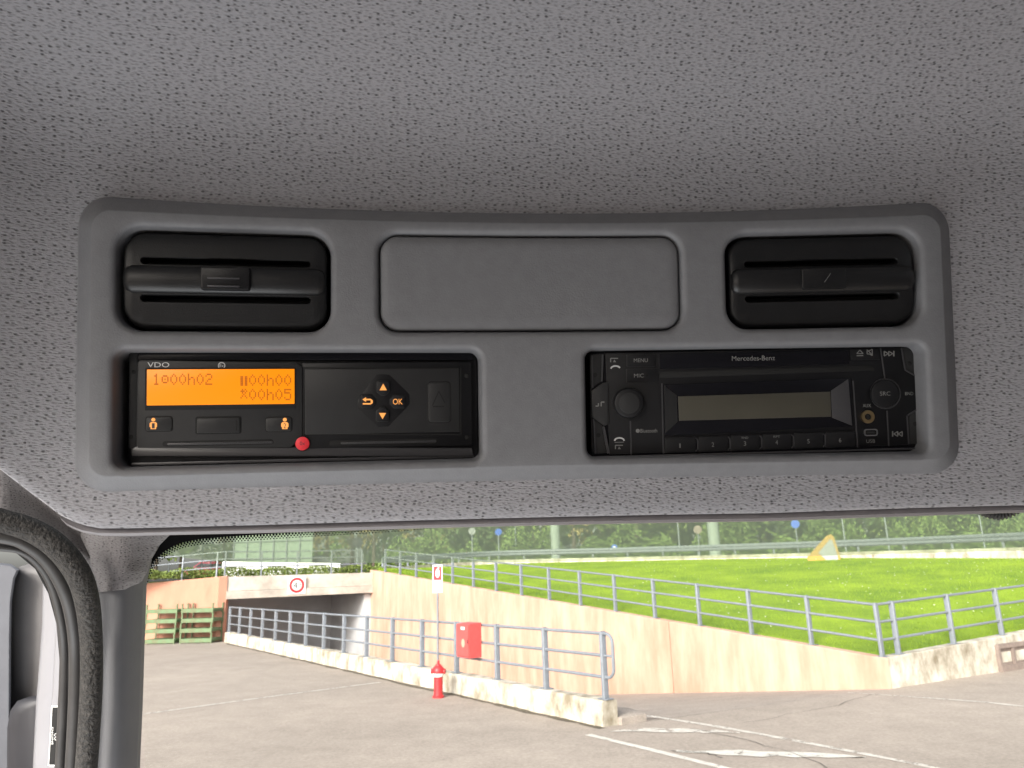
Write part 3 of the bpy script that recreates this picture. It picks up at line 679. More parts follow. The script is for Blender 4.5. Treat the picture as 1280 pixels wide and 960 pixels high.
b = MB(); b.lathe([(0.0062, 0.0050), (0.0058, 0.00545), (0.0035, 0.0058), (0.0001, 0.0060)], 24, (x_, y_, 0)); b.build('knob_cap', 'char', kn)
D.ringd('knob_gap', 'void', 786.6, 503.6, 18.9, 20.6, 0, 0.0003)
for pts in ([(788.2, 526), (789.2, 568)], [(827.6, 479), (829.4, 567)], [(1101, 435.5), (1106.4, 473)], [(1066.5, 476), (1072.2, 559)], [(1109, 513.5), (1111.4, 557.5)]):
    D.line('edge_line', 'edge', pts, 1.5, 0.0, 0.0005)
D.text('Bluetooth', 'grey_print', 811, 538.4, 4.8, 21.5, 0.00012)
D.disc('bluetooth_mark', 'grey_print', 797.3, 538.5, 2.5, 0.0, 0.0002, 0.00005, None, 12)
# display with bevelled bezel
bz = D.poly('display_bezel', 'gloss', [(830, 480.5), (1064, 472.5), (1066.5, 533), (830.8, 545)], -0.001, 0.0009, 0.0004)
D.poly('bezel_wedge', 'edge', [(1039, 488.5), (1060.5, 473.8), (1065.5, 532), (1040.2, 522)], 0.0004, 0.0013, 0.0002, bz)
D.poly('bezel_wedge', 'char', [(831, 482), (846, 494.5), (847.2, 527), (832, 541)], 0.0004, 0.0013, 0.0002, bz)
D.poly('unlit_screen', 'lcd_off', [(847.8, 495.6), (1038, 489.6), (1039, 520.8), (848.8, 526)], 0.0004, 0.0012, 0.0001, bz)
# preset keys
xb = [829.5, 871.5, 911.8, 951.5, 991.3, 1030.8, 1070.5]
for i in range(6):
    xa, xc = xb[i] + 1.6, xb[i + 1] - 1.6; yt = lambda x: 547.3 - (x - 829) * 0.0345; yl = lambda x: 566.5 - (x - 829) * 0.0335
    k = D.poly('preset_key', 'key', [(xa, yt(xa)), (xc, yt(xc)), (xc, yl(xc)), (xa, yl(xa))], -0.001, 0.0012, 0.0004)
    xm = (xa + xc) / 2; D.text(str(i + 1), 'grey_print', xm - 0.5, yt(xm) + 10.6, 5.6, 3.0 if i else 1.5, 0.00126, k)
    if i in (2, 3): D.text(('RND', 'RPT')[i - 2], 'grey_print', xm - 0.5, yt(xm) + 3.4, 2.6, 8.5, 0.00126, k)
    if i < 5:
        xs_ = xb[i + 1]; D.line('key_divider', 'edge', [(xs_ - 1.6, yt(xs_) + 1.5), (xs_ + 1.0, yt(xs_) + 3.5), (xs_ + 1.2, yl(xs_) - 3), (xs_ - 1.6, yl(xs_) - 1)], 1.1, -0.001, 0.0016)
# right hand keys
ek = D.poly('eject_key', 'key', [(1063, 437), (1099, 436), (1100, 449.5), (1064, 450.5)], -0.001, 0.0007, 0.0003)
D.line('icon', 'grey_print', [(1071, 442), (1075, 437.6), (1079, 442), (1071, 442)], 1.0, 0.0006, 0.0009, ek); D.line('icon', 'grey_print', [(1071, 444.6), (1079, 444.4)], 1.2, 0.0006, 0.0009, ek)
D.line('icon', 'grey_print', [(1084, 438.4), (1087, 438.4), (1090.4, 436.4), (1090.4, 444.4), (1087, 442.4), (1084, 442.4), (1084, 438.4)], 1.0, 0.0006, 0.0009, ek); D.line('icon', 'grey_print', [(1083.6, 437), (1091, 444)], 0.9, 0.0006, 0.0009, ek)
def skip(cx, cy, s):
    for d in (-3.4, 2.2):
        D.line('icon', 'grey_print', [(cx + s * (d - 2.6), cy - 3), (cx + s * (d + 2.4), cy), (cx + s * (d - 2.6), cy + 3), (cx + s * (d - 2.6), cy - 3)], 1.1, 0.0, 0.0003)
    D.line('icon', 'grey_print', [(cx + s * 6, cy - 3.4), (cx + s * 6, cy + 3.4)], 1.3, 0.0, 0.0003)
skip(1111.5, 442, 1); skip(1122, 542.4, -1)
sr = D.disc('source_knob', 'key', 1107, 492, 17.6, -0.001, 0.0022, 0.0008); D.ringd('knob_gap', 'edge', 1107, 492, 17.9, 19.2, 0, 0.0006)
D.text('SRC', 'grey_print', 1106.4, 492, 5.2, 13.5, 0.0023, sr); D.text('BND', 'grey_print', 1136.6, 492, 4.2, 10.4, 0.0001)
D.text('AUX', 'grey_print', 1083.6, 507, 4.4, 10.6, 0.0001)
jk = D.ringd('aux_jack', 'brass', 1085.2, 521, 4.0, 8.2, 0, 0.0011); D.disc('jack_hole', 'void', 1085.2, 521, 4.0, 0, 0.0004, 0.0001, jk, 16)
ub = MB(); cx, cy, w, h = D.rect(1080.4, 536.2, 1097.4, 545, 0.0007)
lo, li = rr(cx, cy, w, h, 0.0014, 4), rr(cx, cy, w - 0.0012, h - 0.0012, 0.0009, 4)
ub.rings([[(x, y, 0) for x, y in lo], [(x, y, 0.0007) for x, y in lo], [(x, y, 0.0007) for x, y in li], [(x, y, 0) for x, y in li]], False, False); us = ub.build('usb_socket', 'steel', rad)
D.plate('socket_hole', 'void', (1082, 537.8, 1096, 543.5), 0, 0.0002, 0.0005, 0.0001, us); D.plate('socket_tongue', 'char', (1084.5, 539.4, 1093.5, 541.6), 0, 0.0004, 0.0003, 0.0001, us)
D.text('USB', 'grey_print', 1088.4, 551.4, 4.4, 11.4, 0.0001)

# ------------------------------------------------------------------ pillar, door seals, mirror (left of the windscreen)
def strip_surface(name, rows, depth, bulge, thick, m, nu=14, sub=6, uvscale=1.0, **kw):
    """rows of (left px, right px): a sheet bulging towards the cab, with thickness"""
    R = []
    for a, c in zip(rows, rows[1:]):
        for k in range(sub): t = k / sub; R.append(tuple((a[i][0] + (c[i][0] - a[i][0]) * t, a[i][1] + (c[i][1] - a[i][1]) * t) for i in (0, 1)))
    R.append(rows[-1]); vs = []; uvs = []
    for j, (l, r) in enumerate(R):
        for i in range(nu + 1):
            s = i / nu; px, py = l[0] + (r[0] - l[0]) * s, l[1] + (r[1] - l[1]) * s
            d = (depth(px, py) if callable(depth) else depth) - bulge * math.sin(math.pi * s)
            vs.append(cp(px, py, d)); uvs.append((px * 0.00045 * uvscale, -py * 0.00045 * uvscale))
    n = nu + 1; fs = [(j * n + i, (j + 1) * n + i, (j + 1) * n + i + 1, j * n + i + 1) for j in range(len(R) - 1) for i in range(nu)]
    me = bpy.data.meshes.new(name); me.from_pydata([tuple(v) for v in vs], [], fs); uv = me.uv_layers.new(name='UVMap')
    for l in me.loops: uv.data[l.index].uv = uvs[l.vertex_index]
    for p in me.polygons: p.use_smooth = True
    me.materials.append(M[m]); ob = link(name, me, **kw)
    q = ob.modifiers.new('thickness', 'SOLIDIFY'); q.thickness = thick; q.offset = -1
    return ob
pil = thing('windscreen_pillar', cp(155, 1040, 0.46), 'grey windscreen pillar with fabric top and smooth plastic lower cover', 'pillar')
def part_of(root, ob):
    ob.parent = root; ob.matrix_parent_inverse = root.matrix_world.inverted(); return ob
bpy.context.view_layer.update()
part_of(pil, strip_surface('lower_cover', [((100, 712), (190, 700)), ((108, 745), (183.5, 728)), ((112, 800), (181, 800)), ((110, 880), (178.5, 880)), ((106, 960), (175, 960)), ((98, 1060), (170, 1060))], 0.455, 0.020, 0.004, 'pillar'))
part_of(pil, strip_surface('upper_cover', [((70, 640), (236, 655)), ((76, 664), (214, 667)), ((86, 680), (200, 681)), ((96, 700), (190, 698)), ((110, 718), (184.5, 714)), ((112, 731), (178, 726)), ((114, 741), (166, 736))], 0.447, 0.019, 0.004, 'fabric_fine'))
# header above the door, fabric covered
part_of(pil, strip_surface('door_header', [((-120, 480), (-120, 660)), ((0, 555), (0, 660)), ((40, 590), (45, 668)), ((80, 630), (84, 684)), ((104, 648), (112, 706))], lambda px, py: 0.405 + 0.0003 * max(0, px), -0.006, 0.004, 'fabric_fine'))

def smooth_path(pts, n=8):
    P = [Vector(p) for p in pts]; out = []
    for i in range(len(P) - 1):
        p0, p1, p2, p3 = P[max(i - 1, 0)], P[i], P[i + 1], P[min(i + 2, len(P) - 1)]
        for k in range(n):
            t = k / n; out.append(0.5 * ((2 * p1) + (-p0 + p2) * t + (2 * p0 - 5 * p1 + 4 * p2 - p3) * t * t + (-p0 + 3 * p1 - 3 * p2 + p3) * t ** 3))
    out.append(P[-1]); return out
def seal(name, pxs, m, label, parent=None, n=14):
    """pxs: (px, py, depth, half width px)"""
    path = smooth_path([(cp(a, b_, d).x, cp(a, b_, d).y, cp(a, b_, d).z) for a, b_, d, r in pxs])
    rad_ = []
    for i in range(len(pxs) - 1):
        for k in range(8): t = k / 8; rad_.append((pxs[i][3] * (1 - t) + pxs[i + 1][3] * t) * 0.43 / FPX)
    rad_.append(pxs[-1][3] * 0.43 / FPX)
    b = MB(); b.tube(path, rad_, n)
    return b.build(name, m, None, None, 60, label, 'door seal')
seal('door_seal', [(-110, 618, 0.375, 13), (-40, 638, 0.385, 13), (0, 650, 0.392, 13), (40, 663, 0.40, 13.5), (72, 684, 0.405, 14), (97, 716, 0.41, 14), (109, 752, 0.415, 13.5), (114, 800, 0.42, 12.5), (114, 860, 0.42, 12.5), (110, 930, 0.42, 12.5), (103, 1020, 0.42, 12.5)], 'rubber', 'thick fuzzy black door seal following the pillar edge')
df = thing('door_frame', cp(90, 1030, 0.44), 'smooth dark door frame edge just inside the fuzzy seal', 'door frame')
bpy.context.view_layer.update()
def tube_part(root, name, pxs, m):
    o_ = seal(name, pxs, m, None); del o_['category']
    return part_of(root, o_)
tube_part(df, 'frame_edge', [(-110, 658, 0.392, 8), (0, 670.5, 0.405, 8), (35, 681, 0.41, 8.5), (62, 703, 0.415, 9), (82, 738, 0.42, 9), (91.5, 775, 0.425, 8.5), (95, 820, 0.43, 8), (94, 880, 0.43, 8), (90.5, 950, 0.43, 8), (86, 1020, 0.43, 8)], 'rubber2')
tube_part(df, 'glass_run', [(-110, 676, 0.405, 5), (0, 684, 0.415, 5), (28, 689, 0.42, 5), (50, 705, 0.425, 6), (66, 732, 0.43, 6), (77, 775, 0.435, 6), (81, 820, 0.44, 6), (79.5, 880, 0.44, 6.5), (76, 950, 0.44, 6.5), (72, 1020, 0.44, 6.5)], 'rubber2')
# filler so no daylight shows between the tubes
part_of(df, strip_surface('frame_web', [((-110, 622), (-110, 676)), ((0, 655), (0, 684)), ((45, 672), (28, 688)), ((78, 695), (52, 708)), ((98, 728), (68, 738)), ((108, 765), (78, 775)), ((110, 820), (82, 820)), ((108, 880), (80, 880)), ((104, 950), (76, 950)), ((98, 1020), (72, 1020))], 0.445, 0.0, 0.006, 'void'))
# white outer panel beyond the door glass, with sticker
wp = thing('outer_pillar_panel', cp(60, 1040, 0.60), 'white painted outer pillar panel behind the door glass edge', 'panel')
bpy.context.view_layer.update()
part_of(wp, strip_surface('skin', [((53, 690), (92, 690)), ((53.5, 730), (92, 730)), ((52.5, 780), (92, 780)), ((49, 830), (90, 830)), ((45, 880), (88, 880)), ((41, 960), (86, 960)), ((37, 1040), (82, 1040))], 0.60, 0.012, 0.01, 'silver'))
part_of(wp, strip_surface('raised_edge', [((71, 690), (96, 690)), ((70.5, 780), (96, 780)), ((69, 800), (96, 800)), ((66, 860), (94, 860)), ((64, 885), (92, 885)), ((60, 960), (90, 960)), ((57, 1040), (88, 1040))], 0.578, 0.004, 0.006, 'silver'))
stk = part_of(wp, strip_surface('sticker_border', [((64.3, 882), (78, 883)), ((62.4, 918), (76, 918)), ((59.8, 957.5), (74, 958))], 0.5705, 0.003, 0.0006, 'white'))
part_of(wp, strip_surface('sticker', [((65.4, 884), (80, 885)), ((63.6, 918), (78, 918)), ((61.2, 955.8), (76, 956)) ], 0.5695, 0.003, 0.0006, 'void'))
def small_text(body, px, py, hpx, lpx, depth, m, root, rot=90):
    me = text_mesh(body, 1.0); xs = [v.co.x for v in me.vertices]; ys = [v.co.y for v in me.vertices]
    mx, my = (max(xs) + min(xs)) / 2, (max(ys) + min(ys)) / 2; k = depth / FPX
    for v in me.vertices:
        a = (v.co.x - mx) / (max(xs) - min(xs)) * lpx; c = (v.co.y - my) / (max(ys) - min(ys)) * hpx
        v.co = MC @ (cdir(px + c, py + a) * depth)
    me.materials.clear(); me.materials.append(M[m]); return part_of(root, link('lettering', me))
small_text('ENGINE', 65.4, 920, 2.2, 22, 0.5655, 'white', wp); small_text('CO', 70.2, 921, 4.2, 9, 0.5655, 'white', wp)
# mirror housing
mr = thing('wing_mirror', cp(-20, 1100, 0.95), 'grey wing mirror housing with dark lower arm beyond the door glass', 'wing mirror')
bpy.context.view_layer.update()
def cam_solid(name, pxpoly, d0, d1, m, root, bev=0.02, ins=(6, 14)):
    b = MB(); f = lambda e, d: [cp(x, y, d) for x, y in inset(pxpoly, -e)]
    b.rings([f(0, d1), f(0, d0 + bev), f(ins[0], d0 + bev * 0.3), f(ins[1], d0)]); return part_of(root, b.build(name, m, None, None, 40))
hp = [(3, 1100), (80, 1100), (80, 726), (74, 712), (60, 704.5), (38, 704), (20, 710), (8, 727), (3.5, 760)]
cam_solid('back_shell', hp, 0.86, 1.0, 'mirror', mr, 0.012)
cam_solid('glass_shell', [(-190, 1100), (13, 1100), (14, 800), (15, 752), (19, 724), (24, 712), (14, 705), (-20, 702), (-170, 702), (-190, 730)], 0.835, 1.08, 'mirror_cool', mr, 0.006, (1, 3))
cam_solid('lower_arm', [(8, 1100), (60, 1100), (60, 868), (36, 871), (22, 876), (13, 888), (9, 910)], 0.80, 0.88, 'mirror_dark', mr, 0.01)

# ------------------------------------------------------------------ windscreen
def wz(x, y): return KC * x * x - 0.078 + 0.22 * (y + 0.08)
def on_ws(px, py, off=0.0):
    Fi = MP.inverted(); o_ = Fi @ MC.translation; d = Fi.to_3x3() @ (MC.to_3x3() @ cdir(px, py)); lo, hi = 0.05, 3.0
    for _ in range(50):
        m_ = (lo + hi) / 2; p = o_ + d * m_
        if p.z > wz(p.x, p.y) + off: lo = m_
        else: hi = m_
    return o_ + d * lo
ws = thing('windscreen', MP, 'large windscreen with green shade band and black dotted border', 'windscreen')
BAND = [(120, 640), (186, 686), (205, 693.5), (235, 698), (265, 700.8), (300, 702.3), (360, 703.6), (480, 703.8), (640, 703), (800, 700), (960, 696.5), (1120, 692.5), (1279, 688)]
BP = [on_ws(a, b_) for a, b_ in BAND]; BXY = [(p.x, p.y) for p in BP]
def bandy(x): return polyx(BXY, min(max(x, BXY[0][0]), BXY[-1][0]))
def sheet(name, m, top, bot, x0, x1, nx=60, ny=10):
    vs = []; 
    for x in np.linspace(x0, x1, nx + 1):
        for j in range(ny + 1):
            y = bot(x) + (top(x) - bot(x)) * j / ny
            vs.append((x, y, wz(x, y)))
    n = ny + 1; fs = [(i * n + j, (i + 1) * n + j, (i + 1) * n + j + 1, i * n + j + 1) for i in range(nx) for j in range(ny)]
    b = MB(); b.add(vs, fs); return b.build(name, m, ws, None, 60)
xl = on_ws(168, 800).x
sheet('glass', 'glass', bandy, lambda x: -0.55, xl, 0.75)
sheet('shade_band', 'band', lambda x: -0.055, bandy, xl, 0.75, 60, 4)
FI = [(150, 790), (166, 752), (176.5, 730), (183, 716), (189, 705.5), (196, 697), (205, 689.5), (216, 683), (230, 677.8), (250, 674), (280, 671.3), (320, 668.6), (370, 665.4), (430, 661.8), (500, 657.5), (560, 652)]
fo = [(x - (26 if i < 8 else 0), y - (26 if i > 4 else 8)) for i, (x, y) in enumerate(FI)]
b = MB(); A = [on_ws(x, y, 0.0015) for x, y in FI]; Bq = [on_ws(x, y, 0.0015) for x, y in fo]
b.rings([A, Bq, [p - Vector((0, 0, 0.001)) for p in Bq], [p - Vector((0, 0, 0.001)) for p in A], A], False, False, False); b.build('frit_border', 'frit', ws, None, 0)
# dots in three staggered rows along the inner edge
b = MB(); P2 = smooth_path([(x, y, 0) for x, y in FI], 10); seg = [0]
for p, q in zip(P2, P2[1:]): seg.append(seg[-1] + (q - p).length)
def along(s):
    for i in range(len(seg) - 1):
        if s <= seg[i + 1]:
            t = (s - seg[i]) / max(1e-6, seg[i + 1] - seg[i]); p = P2[i].lerp(P2[i + 1], t); d = (P2[i + 1] - P2[i]).normalized(); return p, d
    return P2[-1], d
for row, (off, r) in enumerate(((1.2, 1.55), (3.6, 1.25), (6.0, 0.95))):
    s = 2.0 * (row % 2)
    while s < seg[-1]:
        p, d = along(s); q = (p.x - d.y * off, p.y + d.x * off); c = on_ws(q[0], q[1], 0.0012); k = r * 0.46 / FPX * 1.0
        b.add([(c.x + k * math.cos(a), c.y + k * math.sin(a), c.z) for a in [i * math.pi / 4 for i in range(8)]], [tuple(range(8))]); s += 4.0
fd = b.build('frit_dots', 'frit', ws, None, 0, kind='stuff')
# ribbed black conduit peeping under the trim at the right
b = MB(); pts = []; rs = []
for i in range(60):
    t = i / 59; p = on_ws(1226 + 50 * t, 637 + 8 * math.sin(math.pi * min(1, t * 1.02)) - 4 * t, 0.012); pts.append(p); rs.append(0.0030 + 0.0007 * math.cos(i * 1.25))
b.tube(pts, rs, 10); b.build('cable_conduit', 'rubber2', None, MP, 60, 'short ribbed black cable conduit tucked under the trim strip', 'conduit')

# ================================================================== OUTSIDE
def sheet3(name, m, polys, kind='structure', parent=None, smooth=0, **kw):
    b = MB()
    for p in polys: b.add(p, [tuple(range(len(p)))])
    o_ = b.build(name, m, parent, None, smooth, kind=kind, recalc=False, **kw)
    return o_
V3 = lambda p, z: Vector((p[0], p[1], z))
# the low wall beside the ramp: front foot line
KA, KB = G(280, 802.5), G(754, 909)
dk = (KA - KB); dk.z = 0; LK = dk.length; dk.normalize(); nk = Vector((-dk.y, dk.x, 0)) * -1       # nk: towards the ramp
if nk.x < 0: nk = -nk
CW = G(1115, 861)                                    # corner of the retaining wall
LW = 27.5                                            # length of the retaining wall along the ramp
WE = CW + dk * LW
tW = lambda s: 0.60 + (3.02 - 0.60) * s / LW         # wall top height
R1 = G(1248, 840); dr_ = (R1 - CW); dr_.z = 0; LR = dr_.length; dr_.normalize(); RE = CW + dr_ * 16
KH, KT = 0.42, 0.34
def rampz(s):                                         # s along dk from the corner of the wall
    return -0.115 * max(0.0, s) if s < 24 else -2.76 - 0.02 * (s - 24)
# lot, one big sheet, with a notch for the ramp
kb_in = KB + nk * KT; ka_in = KA + nk * KT
s0 = (KB - CW).dot(dk)                                # where the low wall ends along the ramp axis
lot = [V3(KB + nk * 0.05, 0), V3(CW + nk * 0.05, 0), V3(RE, 0), Vector((300, RE.y + 80, 0)), Vector((300, -300, 0)), Vector((-300, -300, 0)), Vector((-300, 70, 0)), V3(KA + dk * 30 - nk * 30, 0), V3(KA + dk * 4 + nk * 0.05, 0)]
sheet3('parking_lot', 'asphalt', [lot])
# ramp: strip mesh
b = MB(); prev = None; fs_ = []
N = 40
for i in range(N + 1):
    s = 44 * i / N; a = KB + nk * (KT * 0.9) + dk * (s); c = CW + nk * 0.1 + dk * (s)
    sa = (a - CW).dot(dk); b.v += [tuple(V3(a, rampz(s) - 0.004)), tuple(V3(c, rampz(s) - 0.004))]
    if i: b.f.append((2 * i - 2, 2 * i - 1, 2 * i + 1, 2 * i))
b.build('ramp_road', 'ramp', None, None, 60, kind='structure')
# low wall
lw = thing('low_wall', V3(KB, 0), 'long low white concrete wall with peeling paint carrying the ramp railing', 'wall')
bpy.context.view_layer.update()
b = MB(); loops = []
nseg = 60
for i in range(nseg + 1):
    q = KB + dk * (LK * i / nseg); j = random.uniform(-0.012, 0.012); j2 = random.uniform(-0.012, 0.012); bz = rampz((q - KB).dot(dk)) - 0.3
    loops.append([V3(q, -0.05), V3(q + nk * j, KH * 0.5), V3(q + nk * 0.012, KH - 0.02 + j2), V3(q + nk * 0.04, KH + j2), V3(q + nk * (KT - 0.03), KH + j), V3(q + nk * KT, KH - 0.03), V3(q + nk * KT, bz)])
b.rings(loops); part_of(lw, b.build('concrete_body', 'conc', None, None, 30))
def stub(name, px0, px1, h, m, label):
    pass
# small raised kerb island behind the wall end
b = MB(); q = KB + nk * KT; isl = [q + dk * 1.2, q + dk * -0.1 + nk * 0.0, q + nk * 0.62 - dk * 0.05, q + nk * 0.8 + dk * 0.5, q + nk * 0.3 + dk * 2.2]
isl = [Vector((p.x, p.y, 0)) for p in isl]
pl = [(p.x, p.y) for p in isl]
ar = sum(pl[i][0] * pl[(i + 1) % 5][1] - pl[(i + 1) % 5][0] * pl[i][1] for i in range(5))
if ar < 0: pl.reverse()
b.prism(pl, -0.3, 0.12, 0.03); b.build('kerb_island', 'ramp', None, None, 30, 'small grey kerb island at the end of the low white wall', 'kerb')

# retaining wall in two panels, plus end
rw = thing('retaining_wall', V3(CW, 0), 'peach painted retaining wall along the ramp below the lawn', 'wall')
bpy.context.view_layer.update()
def wall_run(s0, s1, m, root, name='wall_panel', thick=0.28, bot=lambda s: rampz(s) - 0.4, top=tW, base=CW, d=None, n=None):
    d = d or dk; n = n or nk; b = MB(); loops = []
    k = max(2, int((s1 - s0) / 0.8))
    for i in range(k + 1):
        s = s0 + (s1 - s0) * i / k; q = base + d * s
        loops.append([V3(q, bot(s)), V3(q, top(s) - 0.02), V3(q + n * 0.02, top(s)), V3(q + n * thick, top(s)), V3(q + n * thick, bot(s))])
    b.rings(loops); return part_of(root, b.build(name, m, None, None, 30))
def s_on_wall(px, base=CW, d=None):                   # where a pixel column crosses a wall line
    d = d or dk; lo, hi = 0.0, 40.0
    o_ = MC.translation; ry = MC.to_3x3() @ cdir(px, 780)
    # solve o + ry*t = base + d*s in plan
    A = np.array([[ry.x, -d.x], [ry.y, -d.y]]); rhs = np.array([base.x - o_.x, base.y - o_.y]); return np.linalg.solve(A, rhs)[1]
sj = s_on_wall(836)
wall_run(0.0, sj - 0.012, 'peach', rw); wall_run(sj + 0.012, LW * 0.62, 'peach', rw); wall_run(LW * 0.62 + 0.015, LW + 0.3, 'peach', rw)
# right hand white wall
nr = Vector((-dr_.y, dr_.x, 0))
if nr.y < 0: nr = -nr
zR1 = (at(1246, 797, (CW + dr_ * s_on_wall(1246, CW, dr_)).y)).z
tR = lambda s: 0.62 + (zR1 - 0.62) * s / LR if s < LR * 2.2 else 0.62 + (zR1 - 0.62) * 2.2
ww = thing('concrete_wall', V3(CW, 0), 'pale weathered concrete wall below the right lawn edge with framed openings', 'wall')
bpy.context.view_layer.update()
wall_run(0.02, LR - 0.05, 'conc', ww, 'wall_panel', 0.3, lambda s: -0.3, tR, CW, dr_, nr)
wall_run(LR - 0.035, 16, 'conc', ww, 'wall_panel', 0.3, lambda s: -0.3, tR, CW, dr_, nr)
fm = thing('wall_hatch', V3(R1, 0), 'brown framed hatch with white panes set against the pale concrete wall', 'hatch')
bpy.context.view_layer.update()
def along_r(s, out, z): return V3(CW + dr_ * s - nr * out, z)
def rbox(s0_, s1_, z0, z1, o0, o1, m, name, root):
    b = MB(); b.rings([[along_r(s0_, o0, z0), along_r(s1_, o0, z0), along_r(s1_, o0, z1), along_r(s0_, o0, z1)], [along_r(s0_, o1, z0), along_r(s1_, o1, z0), along_r(s1_, o1, z1), along_r(s0_, o1, z1)]]); return part_of(root, b.build(name, m, None, None, 0))
S0 = LR + 0.02; ZT = zR1 - 0.17
rbox(S0, S0 + 2.6, 0.0, ZT, 0.0, 0.03, 'timber', 'back_board', fm)
rbox(S0, S0 + 2.6, ZT - 0.07, ZT + 0.03, 0.031, 0.10, 'timber', 'frame_bar', fm); rbox(S0, S0 + 2.6, 0.0, 0.14, 0.031, 0.10, 'timber', 'frame_bar', fm)
for i in range(5):
    a = S0 + 0.62 * i; rbox(a, a + 0.09, 0.141, ZT - 0.071, 0.031, 0.09, 'timber', 'frame_bar', fm)
    if i < 4: rbox(a + 0.14, a + 0.57, 0.2, ZT - 0.16, 0.032, 0.045, 'conc', 'pane', fm)

# ------------------------------------------------------------------ railings
def railing(name, label, bases, h, rails, m, group=None, pw=0.115, pd=0.07, rr_=0.029, face=None, loop=False, lead=None):
    t = thing(name, bases[0], label, 'railing', group); bpy.context.view_layer.update()
    proto = None
    d0 = (bases[1] - bases[0]); d0.z = 0; d0.normalize()
    for i, p in enumerate(bases):
        d = (bases[min(i + 1, len(bases) - 1)] - bases[max(i - 1, 0)]); d.z = 0; d.normalize()
        if proto is None:
            b = MB(); b.prism(rr(0, 0, pw * 2.0, pw * 1.7, 0.01, 2), 0, 0.012); b.prism(rr(0, 0, pd, pw, 0.012, 3), 0.01, h + 0.03, 0.02)
            proto = b.build('post', m, None, None, 30); po = proto; me = proto.data
        else: po = link('post', me)
        po.parent = t; po.matrix_parent_inverse = Matrix.Identity(4)
        po.matrix_local = Matrix.Translation(p - bases[0]) @ Matrix.Rotation(math.atan2(d.y, d.x), 4, 'Z')
    for z in rails:
        b = MB(); pts = [p + Vector((0, 0, z)) - bases[0] for p in (([lead] if lead else []) + bases)]
        b.tube(pts, rr_, 8); b.build('rail', m, t)
    if loop:
        e = -d0; z0, z1 = rails[0], rails[-1]; c = []
        for k in range(13):
            a = math.pi / 2 * (k / 6) if k <= 6 else 0
        r0 = 0.16; path = [Vector((0, 0, z1))]
        path += [e * (0.10 + r0 * math.sin(a)) + Vector((0, 0, z1 - r0 + r0 * math.cos(a))) for a in [R_(x) for x in range(0, 91, 18)]]
        path += [e * (0.10 + r0 * math.cos(a)) + Vector((0, 0, z0 + r0 - r0 * math.sin(a))) for a in [R_(x) for x in range(0, 91, 18)]]
        path.append(Vector((0, 0, z0)))
        b = MB(); b.tube(path, rr_, 8); b.build('end_loop', m, t)
        b = MB(); zm = rails[1]; b.tube([Vector((0, 0, zm)), e * (0.10 + r0) + Vector((0, 0, zm))], rr_ * 0.8, 8); b.build('rail_stub', m, t)
    return t
def s_on_line(px, py, base, d): 
    o_ = MC.translation; ry = MC.to_3x3() @ cdir(px, py); A = np.array([[ry.x, -d.x], [ry.y, -d.y]]); return np.linalg.solve(A, np.array([base.x - o_.x, base.y - o_.y]))[1]
cl = KB + nk * (KT * 0.5)
ss = [s_on_line(px, py, cl, dk) for px, py in ((757, 872), (683, 856), (623, 845), (573, 834), (529, 826), (491, 818), (458, 812))]
print('near post spacing', [round(x, 2) for x in ss])
sp = (ss[-1] - ss[0]) / 6
nb = []
i = 0
while ss[0] + sp * i < LK + 0.5: nb.append(V3(cl + dk * (ss[0] + sp * i), KH)); i += 1
railing('ramp_railing', 'grey blue railing with rounded end on the low white wall', nb, 1.10, (0.36, 0.72, 1.09), 'rail', loop=True)
# railing on the retaining wall
top_px = [(1103, 820), (1015, 806), (942, 797), (880, 785), (823, 776), (773, 768), (728, 761), (690, 753), (655, 747), (622, 742), (592, 737)]
cw2 = CW + nk * 0.14
s2 = [s_on_line(px, py, cw2, dk) for px, py in top_px]; print('upper spacing', [round(x, 2) for x in s2])
sp2 = (s2[-1] - s2[0]) / (len(s2) - 1); ub_ = []
i = 0
while s2[0] + sp2 * i < LW + 0.4: q = s2[0] + sp2 * i; ub_.append(V3(cw2 + dk * q, tW(q))); i += 1
railing('lawn_railing', 'pale grey railing along the top of the peach retaining wall', ub_, 1.10, (0.34, 0.72, 1.09), 'rail_w')
rb = []
for px, py in ((1124, 823), (1192, 804), (1252, 790), (1318, 776), (1390, 760)):
    q = s_on_line(px, py, CW + nr * 0.15, dr_); rb.append(V3(CW + nr * 0.15 + dr_ * q, tR(q)))
railing('lawn_railing', 'pale grey railing on the pale concrete wall beside the lawn', rb, 1.10, (0.34, 0.72, 1.09), 'rail_w', lead=ub_[0])

# ------------------------------------------------------------------ lawn and upper road
EP = [(1500, 705, 22), (1400, 700, 26), (1280, 698, 30), (1120, 697.5, 35), (960, 698, 40), (800, 701, 45), (640, 704.5, 48), (560, 709, 46), (478, 716, 41)]
EV = [at(*e) for e in EP]
EHt = [0.55, 0.5, 0.42, 0.32, 0.22, 0.22, 0.24, 0.24, 0.24]
def resample(P, n):
    L = [0]
    for a, c in zip(P, P[1:]): L.append(L[-1] + (c - a).length)
    out = []
    for k in range(n):
        s = L[-1] * k / (n - 1); i = max(j for j in range(len(L)) if L[j] <= s + 1e-9); i = min(i, len(P) - 2)
        out.append(P[i].lerp(P[i + 1], (s - L[i]) / (L[i + 1] - L[i])))
    return out
AV = [V3(CW + dr_ * s + nr * 0.28, tR(s) - 0.03) for s in (15.5, 10, 5, 2, 0.3)] + [V3(CW + nk * 0.27 + dk * s, tW(s) - 0.03) for s in (0.3, 5, 10, 15, 20, 24, LW)]
NA, NR = 80, 30
AR, ER = resample(AV, NA), resample(smooth_path(EV, 6), NA)
